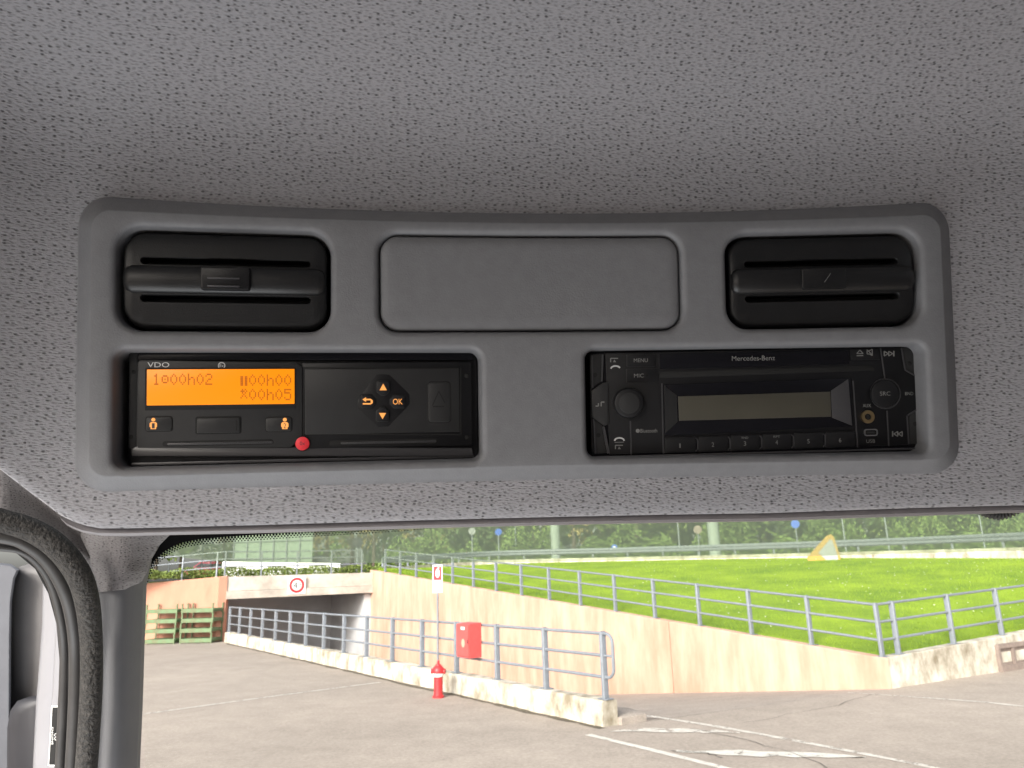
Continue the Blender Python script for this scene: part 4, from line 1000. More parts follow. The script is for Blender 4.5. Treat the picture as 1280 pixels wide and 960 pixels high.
def lawn_pt(u, v):
    i = min(int(u * (NA - 1)), NA - 2); t = u * (NA - 1) - i; a = AR[i].lerp(AR[i + 1], t); e = ER[i].lerp(ER[i + 1], t)
    p = a.lerp(e, v); p.z += 0.35 * math.sin(math.pi * v) * (1 - 0.3 * u) * 0.6 ; return p
b = MB(); b.add([lawn_pt(i / (NA - 1), j / NR) for i in range(NA) for j in range(NR + 1)], [(i * (NR + 1) + j, (i + 1) * (NR + 1) + j, (i + 1) * (NR + 1) + j + 1, i * (NR + 1) + j + 1) for i in range(NA - 1) for j in range(NR)])
b.build('lawn', 'grass', None, None, 80, kind='structure')
gv = []; gf = []
for k in range(52000):
    u = random.random(); v = random.random() ** 1.3; p = lawn_pt(u, v); a = random.uniform(0, 6.28); h = random.uniform(0.03, 0.075); w_ = 0.008
    dx, dy = math.cos(a) * w_, math.sin(a) * w_; n = len(gv); lx, ly = random.uniform(-.05, .05), random.uniform(-.05, .05)
    gv += [(p.x - dx, p.y - dy, p.z - 0.01), (p.x + dx, p.y + dy, p.z - 0.01), (p.x + lx, p.y + ly, p.z + h)]; gf.append((n, n + 1, n + 2))
b = MB(); b.add(gv, gf); b.build('grass', 'blade', None, None, 0, 'short bright green grass blades covering the lawn', 'grass', kind='stuff', recalc=False)
dv = []; df_ = []
for k in range(260):
    p = lawn_pt(random.uniform(0.05, 0.6), random.uniform(0.05, 0.95)); n = len(dv); r = random.uniform(0.010, 0.022)
    dv += [(p.x + r * math.cos(a), p.y + r * math.sin(a), p.z + 0.07 + 0.4 * r * math.sin(a)) for a in [i * math.pi / 3 for i in range(6)]]; df_.append(tuple(range(n, n + 6)))
b = MB(); b.add(dv, df_); b.build('daisies', 'daisy', None, None, 0, 'tiny white daisies scattered over the lawn', 'flowers', kind='stuff', recalc=False)
# kerb wall, road, guardrail following the lawn's upper edge
EH = smooth_path(EV, 6); HH = smooth_path([(h, 0, 0) for h in EHt], 6)
outd = [Vector((p.x, p.y, 0)).normalized() for p in EH]
b = MB(); b.rings([[p + Vector((0, 0, -0.3)), p + Vector((0, 0, h.x)), p + d * 0.35 + Vector((0, 0, h.x)), p + d * 0.35 + Vector((0, 0, -0.3))] for p, h, d in zip(EH, HH, outd)])
b.build('road_kerb_wall', 'conc', None, None, 0, 'low white kerb wall between the lawn and the road', 'wall')
RT = [p + Vector((0, 0, h.x - 0.05)) for p, h in zip(EH, HH)]
far = []
b = MB()
for p, d in zip(RT, outd): b.v += [tuple(p + d * 0.3), tuple(p + d * 9)]
b.f += [(2 * i, 2 * i + 1, 2 * i + 3, 2 * i + 2) for i in range(len(RT) - 1)]
b.build('road', 'road', None, None, 60, kind='structure')
b = MB()
for p, d in zip(RT, outd): b.v += [tuple(p + d * 9), tuple(p + d * 400)]
b.f += [(2 * i, 2 * i + 1, 2 * i + 3, 2 * i + 2) for i in range(len(RT) - 1)]
b.build('verge', 'verge', None, None, 60, kind='structure')
gr = thing('guardrail', RT[0] + outd[0] * 2.0, 'long grey steel guardrail between road and trees', 'guardrail'); bpy.context.view_layer.update()
b = MB(); loops = []
for p, d in zip(RT, outd):
    q = p + d * 2.0; loops.append([q + Vector((0, 0, z)) - d * o_ for z, o_ in ((0.34, 0), (0.40, 0.06), (0.46, 0.06), (0.50, 0.0), (0.56, 0.06), (0.62, 0.06), (0.68, 0), (0.68, -0.02), (0.34, -0.02))])
b.rings(loops); part_of(gr, b.build('beam', 'rail_w', None, None, 20))
gp = None; mg = None
PTS = resample([p + d * 2.0 + Vector((0, 0, 0)) for p, d in zip(RT, outd)], 22)
for p in PTS:
    if mg is None: b = MB(); b.box((0, 0, 0.30), (0.1, 0.06, 0.66)); o_ = b.build('post', 'rail', None, None, 0); mg = o_.data
    else: o_ = link('post', mg)
    o_.parent = gr; o_.matrix_local = Matrix.Translation(p - gr.location + Vector((p.x, p.y, 0)).normalized() * 0.06)

# ------------------------------------------------------------------ underpass bridge and left walls
BL, BR = at(283, 735, (KA + dk * 0.8).y), V3(WE, 0)
BL = V3(BL, 0)
db = (BR - BL); db.z = 0; LB = db.length; db.normalize(); nb_ = Vector((-db.y, db.x, 0))
if nb_.y < 0: nb_ = -nb_
br = thing('underpass_bridge', BL, 'concrete road bridge over the ramp with a dark underpass', 'bridge'); bpy.context.view_layer.update()
zt = at(283, 721, BL.y).z; zb = at(283, 749, BL.y).z; zt2 = at(455, 716, BR.y).z; zb2 = at(455, 741, BR.y).z
print('bridge', BL, BR, zt, zb, zt2, zb2)
def brbox(s0_, s1_, o0, o1, z00, z01, z10, z11, m, name):
    b = MB(); f = lambda s, o, z: V3(BL + db * s + nb_ * o, z)
    b.rings([[f(s0_, o0, z00), f(s1_, o0, z10), f(s1_, o0, z11), f(s0_, o0, z01)], [f(s0_, o1, z00), f(s1_, o1, z10), f(s1_, o1, z11), f(s0_, o1, z01)]]); return part_of(br, b.build(name, m, None, None, 0))
zm, zm2 = zb + (zt - zb) * 0.36, zb2 + (zt2 - zb2) * 0.36
brbox(0.0, LB, 0.0, 0.5, zm, zt, zm2, zt2, 'beam', 'parapet_beam')
brbox(0.0, LB, -0.10, 0.5, zb, zm - 0.01, zb2, zm2 - 0.01, 'beam', 'edge_beam')
brbox(0.0, LB, 0.51, 14, zb + 0.05, zt - 0.1, zb2 + 0.05, zt2 - 0.1, 'tunnel', 'deck')
brbox(-0.4, 0.0, 0.3, 15, -4, zb + 0.04, -4, zb2 + 0.04, 'tunnel', 'abutment'); brbox(LB - 0.35, LB + 0.3, 0.2, 15, -4, zb + 0.02, -4, zb2 + 0.02, 'tunnel', 'abutment')
brbox(-0.4, LB + 0.3, 6.5, 6.8, -4, zt - 0.2, -4, zt2 - 0.2, 'tunnel', 'added_back_wall')  # added wall closing the underpass early so its opening looks lighter
# salmon wall on the left of the bridge
LWp = V3(at(150, 800, BL.y + 0.4), 0); dl = (LWp - BL); dl.z = 0; dl.normalize(); 
nl = Vector((dl.y, -dl.x, 0))
if nl.y < 0: nl = -nl
zl0, zl1 = at(282, 720, BL.y).z, at(183, 729, BL.y + 0.3).z
sw = thing('salmon_wall', BL, 'salmon painted boundary wall behind the green stacked frames', 'wall'); bpy.context.view_layer.update()
sA = s_on_line(183, 760, BL, dl)
tl = lambda s: zl0 + (zl1 - zl0) * min(s, 14) / sA
wall_run(0.02, 5.0, 'salmon', sw, 'wall_panel', 0.3, lambda s: -0.3, tl, BL, dl, nl); wall_run(5.02, 40, 'salmon', sw, 'wall_panel', 0.3, lambda s: -0.3, tl, BL, dl, nl)
brbox(-0.35, 0.015, -0.05, 0.29, -0.3, zt, -0.3, zt, 'salmon', 'corner_pier')
# ground above
up = [V3(BR + nb_ * 0.4 + db * 3, zt2 - 0.06), V3(BL + nb_ * 0.4, zt - 0.06), V3(BL + dl * 14 + nl * 0.2, tl(14) - 0.06), V3(BL + dl * 40 + nl * 0.2, tl(14) - 0.06), V3(BL + dl * 60 + nl * 300, 3.2), V3(BR + nb_ * 300 + db * 60, 3.2)]
sheet3('upper_ground', 'verge', [up])
b = MB(); f = lambda s, o, z: V3(BL + db * s + nb_ * o, z)
sheet3('bridge_road', 'road', [[f(-1.5, 3.2, zt + 0.02), f(-1.5, 11, zt + 0.02), f(LB + 6, 11, zt2 + 0.02), f(LB + 6, 3.2, zt2 + 0.02)]])
# bridge parapet railing
pr = []
for px in (228, 271, 281, 326.5, 371, 414, 452):
    if px < 283: q = s_on_line(px, 715, BL + nl * 0.15, dl); pr.append(V3(BL + nl * 0.15 + dl * q, tl(q)))
    else: q = s_on_line(px, 715, BL + nb_ * 0.25, db); pr.append(V3(BL + nb_ * 0.25 + db * q, zt + (zt2 - zt) * q / LB))
q = s_on_line(150, 715, BL + nl * 0.15, dl); pr.insert(0, V3(BL + nl * 0.15 + dl * q, tl(q))); q = s_on_line(185, 715, BL + nl * 0.15, dl); pr.insert(1, V3(BL + nl * 0.15 + dl * q, tl(q)))
railing('bridge_railing', 'pale grey railing on top of the underpass bridge', pr, 1.15, (0.45, 0.80, 1.14), 'rail_w', pw=0.09)
# height limit sign
def facing(p, n_): 
    n_ = Vector((n_.x, n_.y, 0)).normalized(); x = Vector((-n_.y, n_.x, 0)); z = Vector((0, 0, 1)); y = z.cross(x)
    # local x right, y up, z out
    return Matrix.Translation(p) @ Matrix(((x.x, 0, n_.x, 0), (x.y, 0, n_.y, 0), (0, 1, 0, 0), (0, 0, 0, 1)))
def flat_text(body, h, w, m, parent, x=0, y=0, z=0.0):
    me = text_mesh(body, 1.0); xs = [v.co.x for v in me.vertices]; ys = [v.co.y for v in me.vertices]
    for v in me.vertices: v.co = ((v.co.x - (max(xs) + min(xs)) / 2) / (max(xs) - min(xs)) * w + x, (v.co.y - (max(ys) + min(ys)) / 2) / (max(ys) - min(ys)) * h + y, z)
    me.materials.clear(); me.materials.append(M[m]); return link('lettering', me, parent)
sq = s_on_line(371, 731, BL - nb_ * 0.14, db); pz = at(371, 731.5, (BL + db * sq).y).z
hsn = thing('height_limit_sign', facing(V3(BL + db * sq - nb_ * 0.14, pz), -nb_), 'round red ringed height limit sign on the bridge beam', 'sign')
b = MB(); b.prism(rr(0, 0, 0.86, 0.84, 0.04, 3), -0.03, 0.0); b.build('backing', 'white', hsn)
b = MB(); b.lathe([(0.36, 0.0), (0.36, 0.012), (0.0001, 0.012)], 32); b.build('ring', 'ring', hsn)
b = MB(); b.lathe([(0.245, 0.012), (0.245, 0.018), (0.0001, 0.018)], 32); b.build('face', 'white', hsn)
flat_text('4', 0.32, 0.20, 'ink', hsn, -0.07, 0, 0.022); flat_text(',0', 0.22, 0.17, 'ink', hsn, 0.125, -0.03, 0.022)

# ------------------------------------------------------------------ stacked green frames
def frame_proto():
    r = thing('stacking_frame', (0, 0, 0), 'x', 'stacking frame', 'green stacking frames against the salmon wall'); w, d, h = 1.50, 1.05, 0.43
    for sx in (-1, 1):
        for sy in (-1, 1):
            b = MB(); b.box((sx * (w / 2 - .03), sy * (d / 2 - .03), h / 2), (0.06, 0.06, h)); b.box((sx * (w / 2 - .03), sy * (d / 2 - .03), h - .012), (0.09, 0.09, 0.02)); b.build('leg', 'green', r, None, 0)
    for sy in (-1, 1):
        b = MB(); b.box((0, sy * (d / 2 - .03), 0.12), (w - .121, 0.045, 0.17)); b.build('side_rail', 'green', r, None, 0)
    for sx in (-1, 1):
        b = MB(); b.box((sx * (w / 2 - .03), 0, 0.12), (0.045, d - .121, 0.11)); b.build('end_rail', 'green', r, None, 0)
    for k in range(5):
        b = MB(); b.box((0, -d / 2 + 0.14 + k * (d - 0.28) / 4, 0.19), (w - 0.13, 0.13, 0.03)); b.build('deck_slat', 'green', r, None, 0)
    return r
fp = frame_proto()
def copy_tree(o_, parent=None):
    c = o_.copy(); COL.objects.link(c)
    if parent: c.parent = parent
    for ch in o_.children: copy_tree(ch, c)
    return c
WHERE = ['bottom', 'second', 'third', 'top']
base_pts = [(s_on_line(206, 800, BL - nl * 0.62, dl), 'of the stack farther from the ramp railing'), (s_on_line(251, 800, BL - nl * 0.62, dl), 'of the stack beside the ramp railing')]
ang = math.atan2(-dl.y, -dl.x)
first = True
for si, (p, txt) in enumerate(base_pts):
    for k in range(4):
        r = fp if first else copy_tree(fp); first = False
        pp = BL + dl * p - nl * 0.62
        r.matrix_world = Matrix.Translation((pp.x + random.uniform(-.02, .02), pp.y, 0.432 * k)) @ Matrix.Rotation(ang + random.uniform(-.02, .02), 4, 'Z')
        r['label'] = 'green metal stacking frame, %s %s' % (WHERE[k], txt)

# ------------------------------------------------------------------ hydrant, signs, hose cabinet
hp_ = G(548, 872); hy = thing('fire_hydrant', hp_, 'red pillar fire hydrant with white band in front of the low wall', 'fire hydrant')
b = MB(); b.lathe([(0.13, 0), (0.13, 0.04), (0.105, 0.05), (0.10, 0.09), (0.10, 0.44)], 20); b.build('barrel', 'red', hy)
b = MB(); b.lathe([(0.112, 0.435), (0.118, 0.45), (0.118, 0.49), (0.112, 0.50)], 20); b.build('band', 'white', hy)
b = MB(); b.lathe([(0.10, 0.495), (0.135, 0.52), (0.138, 0.57), (0.12, 0.615), (0.085, 0.655), (0.065, 0.67), (0.06, 0.69), (0.03, 0.70), (0.028, 0.76), (0.012, 0.775)], 20); b.build('bonnet', 'red', hy)
for a in (-0.3, 2.84):
    b = MB(); q = Matrix.Rotation(a, 4, 'Z') @ Matrix.Translation((0.09, 0, 0.545)) @ Matrix.Rotation(R_(90), 4, 'Y'); b.lathe([(0.045, 0), (0.045, 0.045), (0.055, 0.05), (0.055, 0.075), (0.02, 0.08)], 12, (0, 0, 0), q); b.build('outlet_cap', 'red', hy)
sgp = s_on_line(552, 838, cl, dk); sb = V3(cl + dk * sgp - nk * 0.1, KH); ystop = at(550, 706, sb.y).z
fs = thing('hose_sign', facing(sb, Vector((sb.x, sb.y, 0)) * -1 + Vector((-1.2, 0, 0))), 'tall white fire hose sign with red pictogram on a thin pole', 'sign')
hh = ystop - KH
b = MB(); b.tube([(0, 0, 0), (0, hh - 0.02, 0)], 0.024, 10); b.build('pole', 'rail_w', fs)
b = MB(); b.prism(rr(0, hh - 0.33, 0.24, 0.66, 0.01, 3), 0.03, 0.036); bd = b.build('board', 'white', fs)
b = MB(); b.prism(rr(0, hh - 0.20, 0.19, 0.33, 0.005, 2), 0.037, 0.039); b.build('red_field', 'ring', bd, None, 0)
b = MB(); el = [(0.002 + 0.052 * math.cos(a), hh - 0.20 + 0.105 * math.sin(a)) for a in [i * math.pi / 10 for i in range(20)]]; b.prism(el, 0.0395, 0.041); b.prism([(0.0, hh - 0.12), (0.05, hh - 0.07), (0.03, hh - 0.05), (-0.02, hh - 0.10)], 0.0395, 0.041); b.build('hose_pictogram', 'white', bd, None, 0)
b = MB(); b.tube([(-0.07, hh - 0.455, 0.038), (-0.03, hh - 0.462, 0.038), (0.03, hh - 0.457, 0.038), (0.065, hh - 0.447, 0.038)], 0.007, 6); b.build('caption_line', 'ink', bd, None, 0)
# hose cabinet: edge between its faces at column 587
se = s_on_line(587, 800, cl - nk * 0.36, dk); ce = V3(cl - nk * 0.36 + dk * se, 0); zc0 = at(587, 823, ce.y).z; zc1 = at(587, 780.5, ce.y).z
print('cabinet', ce, zc0, zc1)
hc = thing('hose_cabinet', V3(ce, zc0), 'red fire hose cabinet fixed to the ramp railing', 'cabinet'); bpy.context.view_layer.update()
b = MB(); wd, dp, hc_ = 0.56, 0.30, zc1 - zc0
f = lambda s, o_, z: dk * s + nk * o_ + Vector((0, 0, z))
def cbox(s0_, s1_, o0, o1, z0, z1, m, name, parent=hc, slope=0.0):
    b = MB(); b.rings([[f(s0_, o0, z0), f(s1_, o0, z0), f(s1_, o0, z1), f(s0_, o0, z1)], [f(s0_, o1, z0), f(s1_, o1, z0), f(s1_, o1, z1 + slope), f(s0_, o1, z1 + slope)]]); return b.build(name, m, parent, None, 0)
cbox(0, wd, 0, dp, 0, hc_, 'red_faded', 'body', slope=0.02)
dd = cbox(0.02, wd - 0.02, -0.02, -0.002, 0.03, hc_ - 0.03, 'red_faded', 'door')
cbox(0.18, 0.34, -0.024, -0.021, hc_ - 0.12, hc_ - 0.06, 'white', 'label_plate', dd)
b = MB(); b.rings([[f(0.25 + 0.07 * math.cos(a), o_, 0.30 + 0.09 * math.sin(a)) for a in [i * math.pi / 8 for i in range(16)]] for o_ in (-0.021, -0.024)]); b.build('emblem', 'peach', dd, None, 0)
cbox(0.03, 0.06, -0.03, -0.021, 0.30, 0.38, 'ink', 'latch', dd)

# ------------------------------------------------------------------ road paint and cracks on the lot
def paint_line(name, pts, w, m, z=0.006, jag=0.0, label=None):
    P = [G(*p) for p in pts]; b = MB(); L = []; Rr = []
    Q = resample(P, max(12, int((P[-1] - P[0]).length / 0.35)))
    for i, p in enumerate(Q):
        d = (Q[min(i + 1, len(Q) - 1)] - Q[max(i - 1, 0)]).normalized(); n_ = Vector((-d.y, d.x, 0)); ww_ = w if not callable(w) else w(i / (len(Q) - 1))
        L.append(p + n_ * (ww_ / 2 + random.uniform(-jag, jag)) + Vector((0, 0, z))); Rr.append(p - n_ * (ww_ / 2 + random.uniform(-jag, jag)) + Vector((0, 0, z)))
    b.rings([L, Rr], False, False, False); return b.build(name, m, None, None, 0, kind='structure', recalc=False)
paint_line('bay_line', [(120, 902), (178, 893), (330, 872), (475, 853)], 0.11, 'paint2', 0.006, 0.012)
paint_line('bay_line', [(735, 918.5), (812, 937), (900, 959), (1000, 984)], 0.13, 'paint', 0.006, 0.008)
paint_line('bay_line', [(807, 894.5), (900, 909), (1020, 931), (1149, 956), (1260, 980)], 0.12, 'paint2', 0.006, 0.01)
paint_line('bay_line', [(1060, 866), (1135, 871), (1190, 875), (1237, 878.5), (1300, 886)], lambda t: 0.05 + 0.07 * t, 'paint2', 0.007, 0.01)
paint_line('paint_patch', [(762, 915), (800, 913), (860, 914), (925, 916)], lambda t: 0.05 + 0.30 * math.sin(math.pi * t), 'paint2', 0.009, 0.05)
paint_line('paint_patch', [(845, 939), (900, 941), (960, 943), (1020, 944), (1082, 947)], lambda t: 0.05 + 0.26 * math.sin(math.pi * t), 'paint', 0.009, 0.06)
def crack(pts, w=0.03):
    w *= 0.55
    P = []
    for a, c in zip(pts, pts[1:]):
        for k in range(7): t = k / 7; P.append((a[0] + (c[0] - a[0]) * t + random.uniform(-4, 4), a[1] + (c[1] - a[1]) * t + random.uniform(-1.2, 1.2)))
    P.append(pts[-1]); paint_line('asphalt_crack', P, w, 'crack', 0.012, w * 0.3)
M['dirt'] = flaky('base_dirt', (0.10, 0.085, 0.06), 0.42, 6)
paint_line('dirt_line', [(282, 804.5), (400, 831), (520, 858.5), (640, 885), (752, 911)], 0.16, 'dirt', 0.007, 0.06)
crack([(862, 912), (905, 918), (950, 930), (1000, 945), (1035, 962)], 0.025); crack([(840, 940), (880, 941), (903, 948)], 0.05)
crack([(925, 905), (985, 894), (1040, 884), (1090, 868)], 0.018); 

# ------------------------------------------------------------------ trees, shrubs
def leaf_cloud(n, rx, rz, zc, size, seed, clumps=26, hollow=0.35):
    g = np.random.default_rng(seed); cs = []
    while len(cs) < clumps:
        p = g.uniform(-1, 1, 3); r = np.linalg.norm(p)
        if hollow < r < 1: cs.append((p * np.array([rx, rx, rz]) + np.array([0, 0, zc]), g.uniform(0.22, 0.42) * rx))
    v = []; f_ = []
    for k in range(n):
        c, r = cs[g.integers(len(cs))]; d = g.normal(size=3); d /= np.linalg.norm(d); p = c + d * r * g.uniform(0.4, 1.05) ** 0.6
        if p[2] < 0.1: p[2] = 0.1 + g.random() * 0.5
        a = g.normal(size=3); a /= np.linalg.norm(a); b_ = np.cross(a, g.normal(size=3)); b_ /= np.linalg.norm(b_); s = size * g.uniform(0.6, 1.3)
        m_ = len(v); v += [tuple(p - a * s * .5), tuple(p + b_ * s * .28), tuple(p + a * s * .5), tuple(p - b_ * s * .28)]; f_.append((m_, m_ + 1, m_ + 2, m_ + 3))
    return v, f_
def trunk(h, r, seed):
    g = random.Random(seed); b = MB(); x = y = 0; P = []; RR = []
    for k in range(8): t = k / 7; P.append((x, y, h * t)); RR.append(r * (1 - 0.75 * t)); x += g.uniform(-.12, .12); y += g.uniform(-.12, .12)
    b.tube(P, RR, 8)
    for k in range(7):
        i = g.randint(2, 6); a = g.uniform(0, 6.28); l = g.uniform(1.2, 2.6); p = Vector(P[i]); e = p + Vector((math.cos(a) * l, math.sin(a) * l, l * 0.8)); b.tube([p, p.lerp(e, .5) + Vector((0, 0, .1)), e], [RR[i] * .6, RR[i] * .4, .02], 6)
    return b
def tree_kind(name, leafm, n, rx, rz, zc, size, h, seed, hollow=0.3):
    v, f_ = leaf_cloud(n, rx, rz, zc, size, seed, 34, hollow); b = MB(); b.add(v, f_)
    me = bpy.data.meshes.new(name + '_crown'); me.from_pydata(b.v, [], b.f); me.materials.append(M[leafm])
    tb = trunk(h, 0.2, seed); mt = bpy.data.meshes.new(name + '_trunk'); mt.from_pydata(tb.v, [], tb.f); mt.materials.append(M['bark'])
    return me, mt
KINDS = [('green', tree_kind('a', 'leaf_a', 5200, 3.6, 4.6, 5.6, 0.34, 8, 1), 'leafy mid green tree'), ('dark', tree_kind('b', 'leaf_b', 5200, 3.4, 5.0, 5.8, 0.34, 9, 2), 'dense dark green tree'),
         ('autumn', tree_kind('c', 'leaf_c', 3000, 3.0, 4.4, 6.0, 0.32, 8, 3), 'sparse yellowing autumn tree'), ('bright', tree_kind('d', 'leaf_d', 4600, 3.2, 4.2, 5.0, 0.34, 7, 4), 'light green bushy tree')]
def plant_tree(px, y, z, k, s, place, group):
    p = at(px, 690, y); p.z = z; me, mt = KINDS[k][1]
    t = thing('broadleaf_tree', Matrix.Translation(p) @ Matrix.Rotation(random.uniform(0, 6.28), 4, 'Z') @ Matrix.Diagonal((s, s, s * random.uniform(.9, 1.15), 1)), KINDS[k][2] + ' ' + place, 'tree', group)
    link('trunk', mt, t); link('crown', me, t)
px = 505; seq = [2, 2, 1, 0, 3, 2, 0, 3, 0, 1, 0, 3, 1, 0, 1, 3, 1, 0, 1, 0, 1, 0, 0, 3, 2]; i = 0
while px < 1380:
    plant_tree(px, random.uniform(62, 68), 3.0, seq[i % len(seq)], random.uniform(0.9, 1.2), 'standing behind the guardrail', '%s trees behind the guardrail' % KINDS[seq[i % len(seq)]][0])
    px += random.uniform(34, 46); i += 1
px = 480; i = 0
while px < 1450:
    kk = [1, 0, 1, 1][i % 4]; plant_tree(px, random.uniform(78, 86), 3.0, kk, random.uniform(1.15, 1.4), 'in the second row behind the guardrail', '%s trees in the second row' % KINDS[kk][0]); px += random.uniform(42, 60); i += 1
for px, y, k, s in ((410, 66, 2, 1.0), (440, 70, 2, 1.1), (468, 64, 2, 0.9), (395, 80, 0, 1.1), (300, 72, 2, 0.8), (280, 68, 0, 0.7), (225, 60, 3, 0.75), (196, 58, 3, 0.8), (150, 60, 2, 0.9)):
    plant_tree(px, y, 3.0, k, s, 'standing beyond the bridge road', '%s trees beyond the bridge road' % KINDS[k][0])
# undergrowth at the foot of the trees, one mass
v, f_ = [], []
g = np.random.default_rng(5)
for k in range(26000):
    px_ = g.uniform(470, 1400); y = g.uniform(57, 63); p = at(px_, 690, y); z = 3.0 + g.uniform(0, 1) ** 1.5 * (2.4 + 0.9 * math.sin(px_ * 0.05) + 0.6 * math.sin(px_ * 0.13)); s = g.uniform(0.18, 0.36)
    a = g.normal(size=3); a /= np.linalg.norm(a); b_ = np.cross(a, g.normal(size=3)); b_ /= np.linalg.norm(b_); c = np.array([p.x, p.y, z]); n = len(v)
    v += [tuple(c - a * s * .5), tuple(c + b_ * s * .3), tuple(c + a * s * .5), tuple(c - b_ * s * .3)]; f_.append((n, n + 1, n + 2, n + 3))
b = MB(); b.add(v, f_); b.build('undergrowth', 'leaf_a', None, None, 0, 'mass of leafy undergrowth at the foot of the trees', 'undergrowth', kind='stuff', recalc=False)
# hedge behind the bridge railing
hv, hf = [], []
for k in range(15000):
    s_ = g.uniform(-12, LB + 1); o_ = g.uniform(1.2, 2.0); p = BL + db * s_ + nb_ * o_; z = zt + g.uniform(0, 0.42) * (1 + 0.2 * math.sin(s_ * 3)); s = g.uniform(0.05, 0.12)
    a = g.normal(size=3); a /= np.linalg.norm(a); b_ = np.cross(a, g.normal(size=3)); b_ /= np.linalg.norm(b_); c = np.array([p.x, p.y, z]); n = len(hv)
    hv += [tuple(c - a * s * .5), tuple(c + b_ * s * .4), tuple(c + a * s * .5), tuple(c - b_ * s * .4)]; hf.append((n, n + 1, n + 2, n + 3))
b = MB(); b.add(hv, hf); b.build('hedge', 'leaf_d', None, None, 0, 'low clipped hedge behind the bridge railing', 'hedge', recalc=False)

# ------------------------------------------------------------------ street things beyond
def pole_sign(px, py, y, r, m, label, name='road_sign', back=False, arrow=False, base=3.1):
    p = at(px, py, y); t = thing(name, facing(Vector((p.x, p.y, base)), Vector((-p.x, -p.y, 0))), label, 'sign'); h = p.z - base
    b = MB(); b.tube([(0, 0, -0.04), (0, h + r, -0.04)], 0.045, 8); b.build('pole', 'rail_w', t)
    b = MB(); b.lathe([(r, -0.01), (r, 0.015), (0.0001, 0.015)], 28, (0, h, 0)); b.build('disc', m, t)
    if arrow:
        b = MB(); b.prism([(-0.08 * r, h - .7 * r), (.08 * r, h - .7 * r), (.08 * r, h + .1 * r), (.4 * r, h - .1 * r), (.4 * r, h + .15 * r), (0, h + .6 * r), (-.4 * r, h + .15 * r), (-.4 * r, h - .1 * r), (-.08 * r, h + .1 * r)], 0.016, 0.02); b.build('arrow', 'white', t, None, 0)
    return t
pole_sign(623, 665, 55, 0.24, 'blue', 'small round blue road sign on a pole behind the guardrail at the treeline')
pole_sign(994, 655, 50, 0.27, 'blue', 'round blue road sign on a pole near the yellow triangular sign')
pole_sign(768, 684.5, 55, 0.22, 'blue', 'low blue road sign with white arrow beside the guardrail', arrow=True)
pole_sign(447, 678, 52, 0.36, 'mirror_dark', 'dark back of a round road sign beyond the bridge')
pole_sign(872, 662, 56, 0.3, 'timber', 'brownish round sign back in front of the trees')
pole_sign(590, 664, 56, 0.26, 'signgrey', 'grey back of a round sign in front of autumn trees')
for px, y, w_ in ((695, 54, 0.34), (894, 52, 0.40)):
    p = at(px, 690, y); p.z = 3.0; t = thing('lamp_column', p, 'thick pale green column rising behind the guardrail', 'column', 'pale columns behind the guardrail')
    b = MB(); b.lathe([(w_ * 1.25, 0), (w_ * 1.25, 0.3), (w_, 0.35), (w_ * 0.9, 9)], 16); b.build('shaft', 'column', t); b = MB(); b.box((0, -0.9, 9.05), (0.3, 2.2, 0.12)); b.build('lamp_arm', 'rail_w', t)
for px, y in ((1058, 56), (1112, 54), (1232, 52), (645, 60), (850, 58)):
    p = at(px, 690, y); p.z = 3.0; b = MB(); b.lathe([(0.06, 0), (0.045, 7)], 8); b.build('light_pole', 'rail_w', None, Matrix.Translation(p), 40, 'thin pale pole standing before the trees', 'pole', 'thin poles before the trees')
# yellow triangular sign leaning behind the kerb
p = at(1031, 686, 36.5); t = thing('triangular_sign', facing(Vector((p.x, p.y, p.z - 0.75)), Vector((-p.x, -p.y, 0))), 'yellow bordered triangular road sign tilted behind the white kerb wall', 'sign')
k = 36.5 / FPX
tri = [(-20, -22), (-21, -9), (4, 15.5), (9, 17), (12, 13), (16, -8), (16, -22)]
tri = [(x * k, y * k + 0.75) for x, y in tri]
a = sum(tri[i][0] * tri[(i + 1) % 7][1] - tri[(i + 1) % 7][0] * tri[i][1] for i in range(7))
if a < 0: tri.reverse()
b = MB(); b.prism(tri, -0.02, 0.0); b.build('border', 'yellow', t, None, 0)
inn = [(-8, -4.5), (7, 11), (9.5, 10), (13.5, -8), (13.5, -20), (6, -20)]; inn = [(x * k, y * k + 0.75) for x, y in inn]
a = sum(inn[i][0] * inn[(i + 1) % 6][1] - inn[(i + 1) % 6][0] * inn[i][1] for i in range(6))
if a < 0: inn.reverse()
b = MB(); b.prism(inn, 0.001, 0.006); b.build('face', 'signgrey', t, None, 0)
b = MB(); b.tube([(0, -0.5, -0.06), (0, 1.0, -0.06)], 0.03, 8); b.build('stand', 'rail', t)
# tall green screen fence beyond the bridge
sf = thing('screen_fence', at(345, 690, 58), 'tall pale green mesh screen fence beyond the bridge', 'fence'); bpy.context.view_layer.update(); b0 = sf.location.copy()
for i in range(6):
    x0, x1 = 292 + i * 16.5, 292 + (i + 1) * 16.5; a = at(x0, 690, 58) ; c = at(x1, 690, 58)
    b = MB(); b.box(((a.x + c.x) / 2, a.y + 0.05, 6.0), (c.x - a.x - 0.09, 0.02, 5.8)); part_of(sf, b.build('screen_panel', 'mesh_screen', None, None, 0))
    b = MB(); b.tube([(a.x, a.y, 2.9), (a.x, a.y, 9)], 0.05, 8); part_of(sf, b.build('post', 'rail', None, None, 40))
a, c = at(292, 690, 58), at(391, 690, 58)
for z in (4.3, 5.6, 8.9):
    b = MB(); b.tube([(a.x, a.y - 0.06, z), (c.x, c.y - 0.06, z)], 0.025, 6); part_of(sf, b.build('rail', 'rail', None, None, 40))
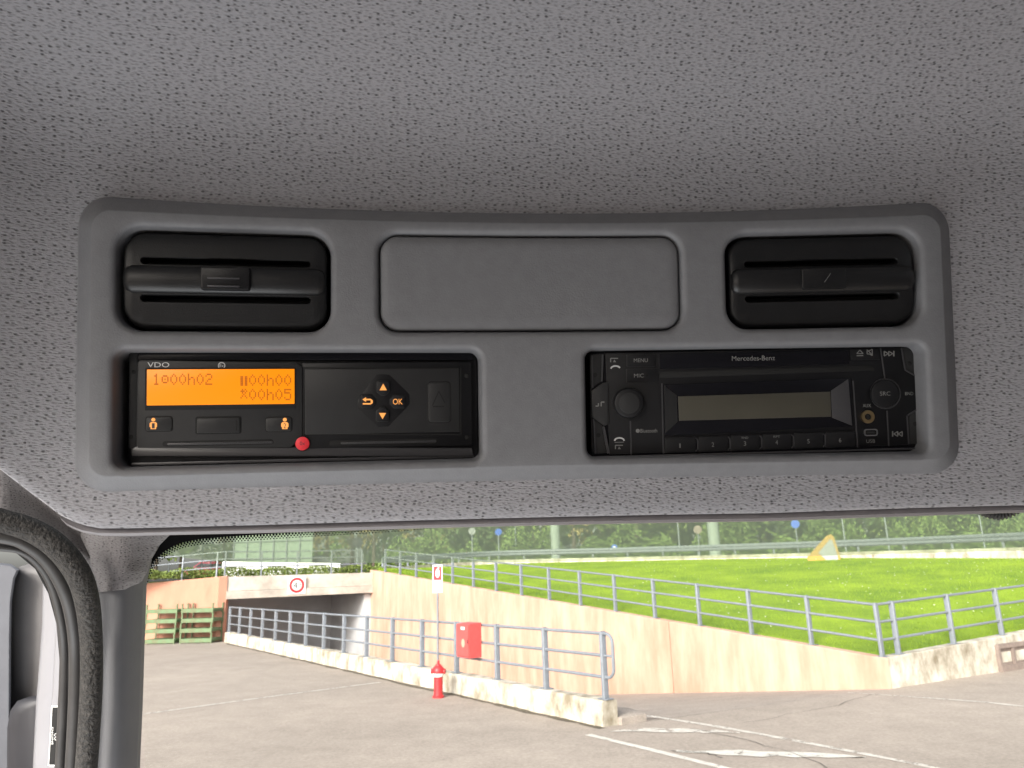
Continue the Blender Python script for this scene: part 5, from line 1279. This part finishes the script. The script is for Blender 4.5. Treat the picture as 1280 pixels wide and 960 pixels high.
# cars and awning beyond the bridge
def car(px, y, m, label, L=4.2, ang=0.1, z=3.05):
    p = at(px, 700, y); t = thing('parked_car', Matrix.Translation((p.x, p.y, z)) @ Matrix.Rotation(ang, 4, 'Z'), label, 'car', 'cars parked beyond the bridge')
    pf = [(-L / 2, .32), (-L / 2 + .02, .78), (-L / 2 + .75, .92), (-L / 2 + 1.35, 1.42), (L / 2 - 1.15, 1.45), (L / 2 - .35, 1.0), (L / 2, .85), (L / 2, .32)]
    b = MB(); b.rings([[(x, y_ * (0.82 if z_ > 1.2 else 1), z_) for x, z_ in pf] for y_ in (-.85, .85)]); b.build('body', m, t, None, 0)
    wp_ = [(-L / 2 + .95, .95), (-L / 2 + 1.42, 1.36), (L / 2 - 1.2, 1.38), (L / 2 - .6, 1.0)]
    for y_, yo in ((-.79, -.84), (.79, .84)):
        b = MB(); b.rings([[(x, yo * (0.85 if z_ > 1.2 else 1.02), z_) for x, z_ in wp_], [(x, yo * (0.8 if z_ > 1.2 else .97), z_) for x, z_ in wp_]]); b.build('side_window', 'car_dark', t, None, 0)
    for x in (-L / 2 + .8, L / 2 - .8):
        for y_ in (-.82, .82):
            b = MB(); b.lathe([(0.2, -.1), (0.32, -.09), (0.32, .09), (0.2, .1)], 16, (0, 0, 0), Matrix.Translation((x, y_, .32)) @ Matrix.Rotation(R_(90), 4, 'X')); b.build('wheel', 'tyre', t)
car(264, 68, 'car_red', 'red car parked beyond the bridge railing'); car(387, 60, 'car_dark', 'dark car parked before the green screen fence')
a, c = at(278, 702, 56), at(425, 704, 56)
b = MB(); b.rings([[(x, a.y, 2.9), (x, a.y, z), (x, a.y + 0.25, z), (x, a.y + 0.25, 2.9)] for x, z in ((a.x, a.z), ((a.x + c.x) / 2, (a.z + c.z) / 2), (c.x, c.z))]); b.build('boundary_wall', 'white', None, None, 0, 'low white wall beyond the bridge road', 'wall')
p = at(240, 676, 62); aw = thing('awning', Matrix.Translation((p.x, p.y, 3.0)), 'teal awning on four poles beyond the bridge', 'awning')
b = MB(); b.rings([[(-1.4, -1, 3.4), (1.4, -1, 3.4), (1.4, 1, 3.4), (-1.4, 1, 3.4)], [(-1.3, -.9, 3.7), (1.3, -.9, 3.7), (1.3, .9, 3.7), (-1.3, .9, 3.7)], [(-.2, -.1, 4.5), (.2, -.1, 4.5), (.2, .1, 4.5), (-.2, .1, 4.5)]]); b.build('canopy', 'teal', aw, None, 0)
for x in (-1.3, 1.3):
    for y_ in (-.9, .9): b = MB(); b.tube([(x, y_, 0), (x, y_, 3.4)], 0.04, 6); b.build('leg', 'rail_w', aw)
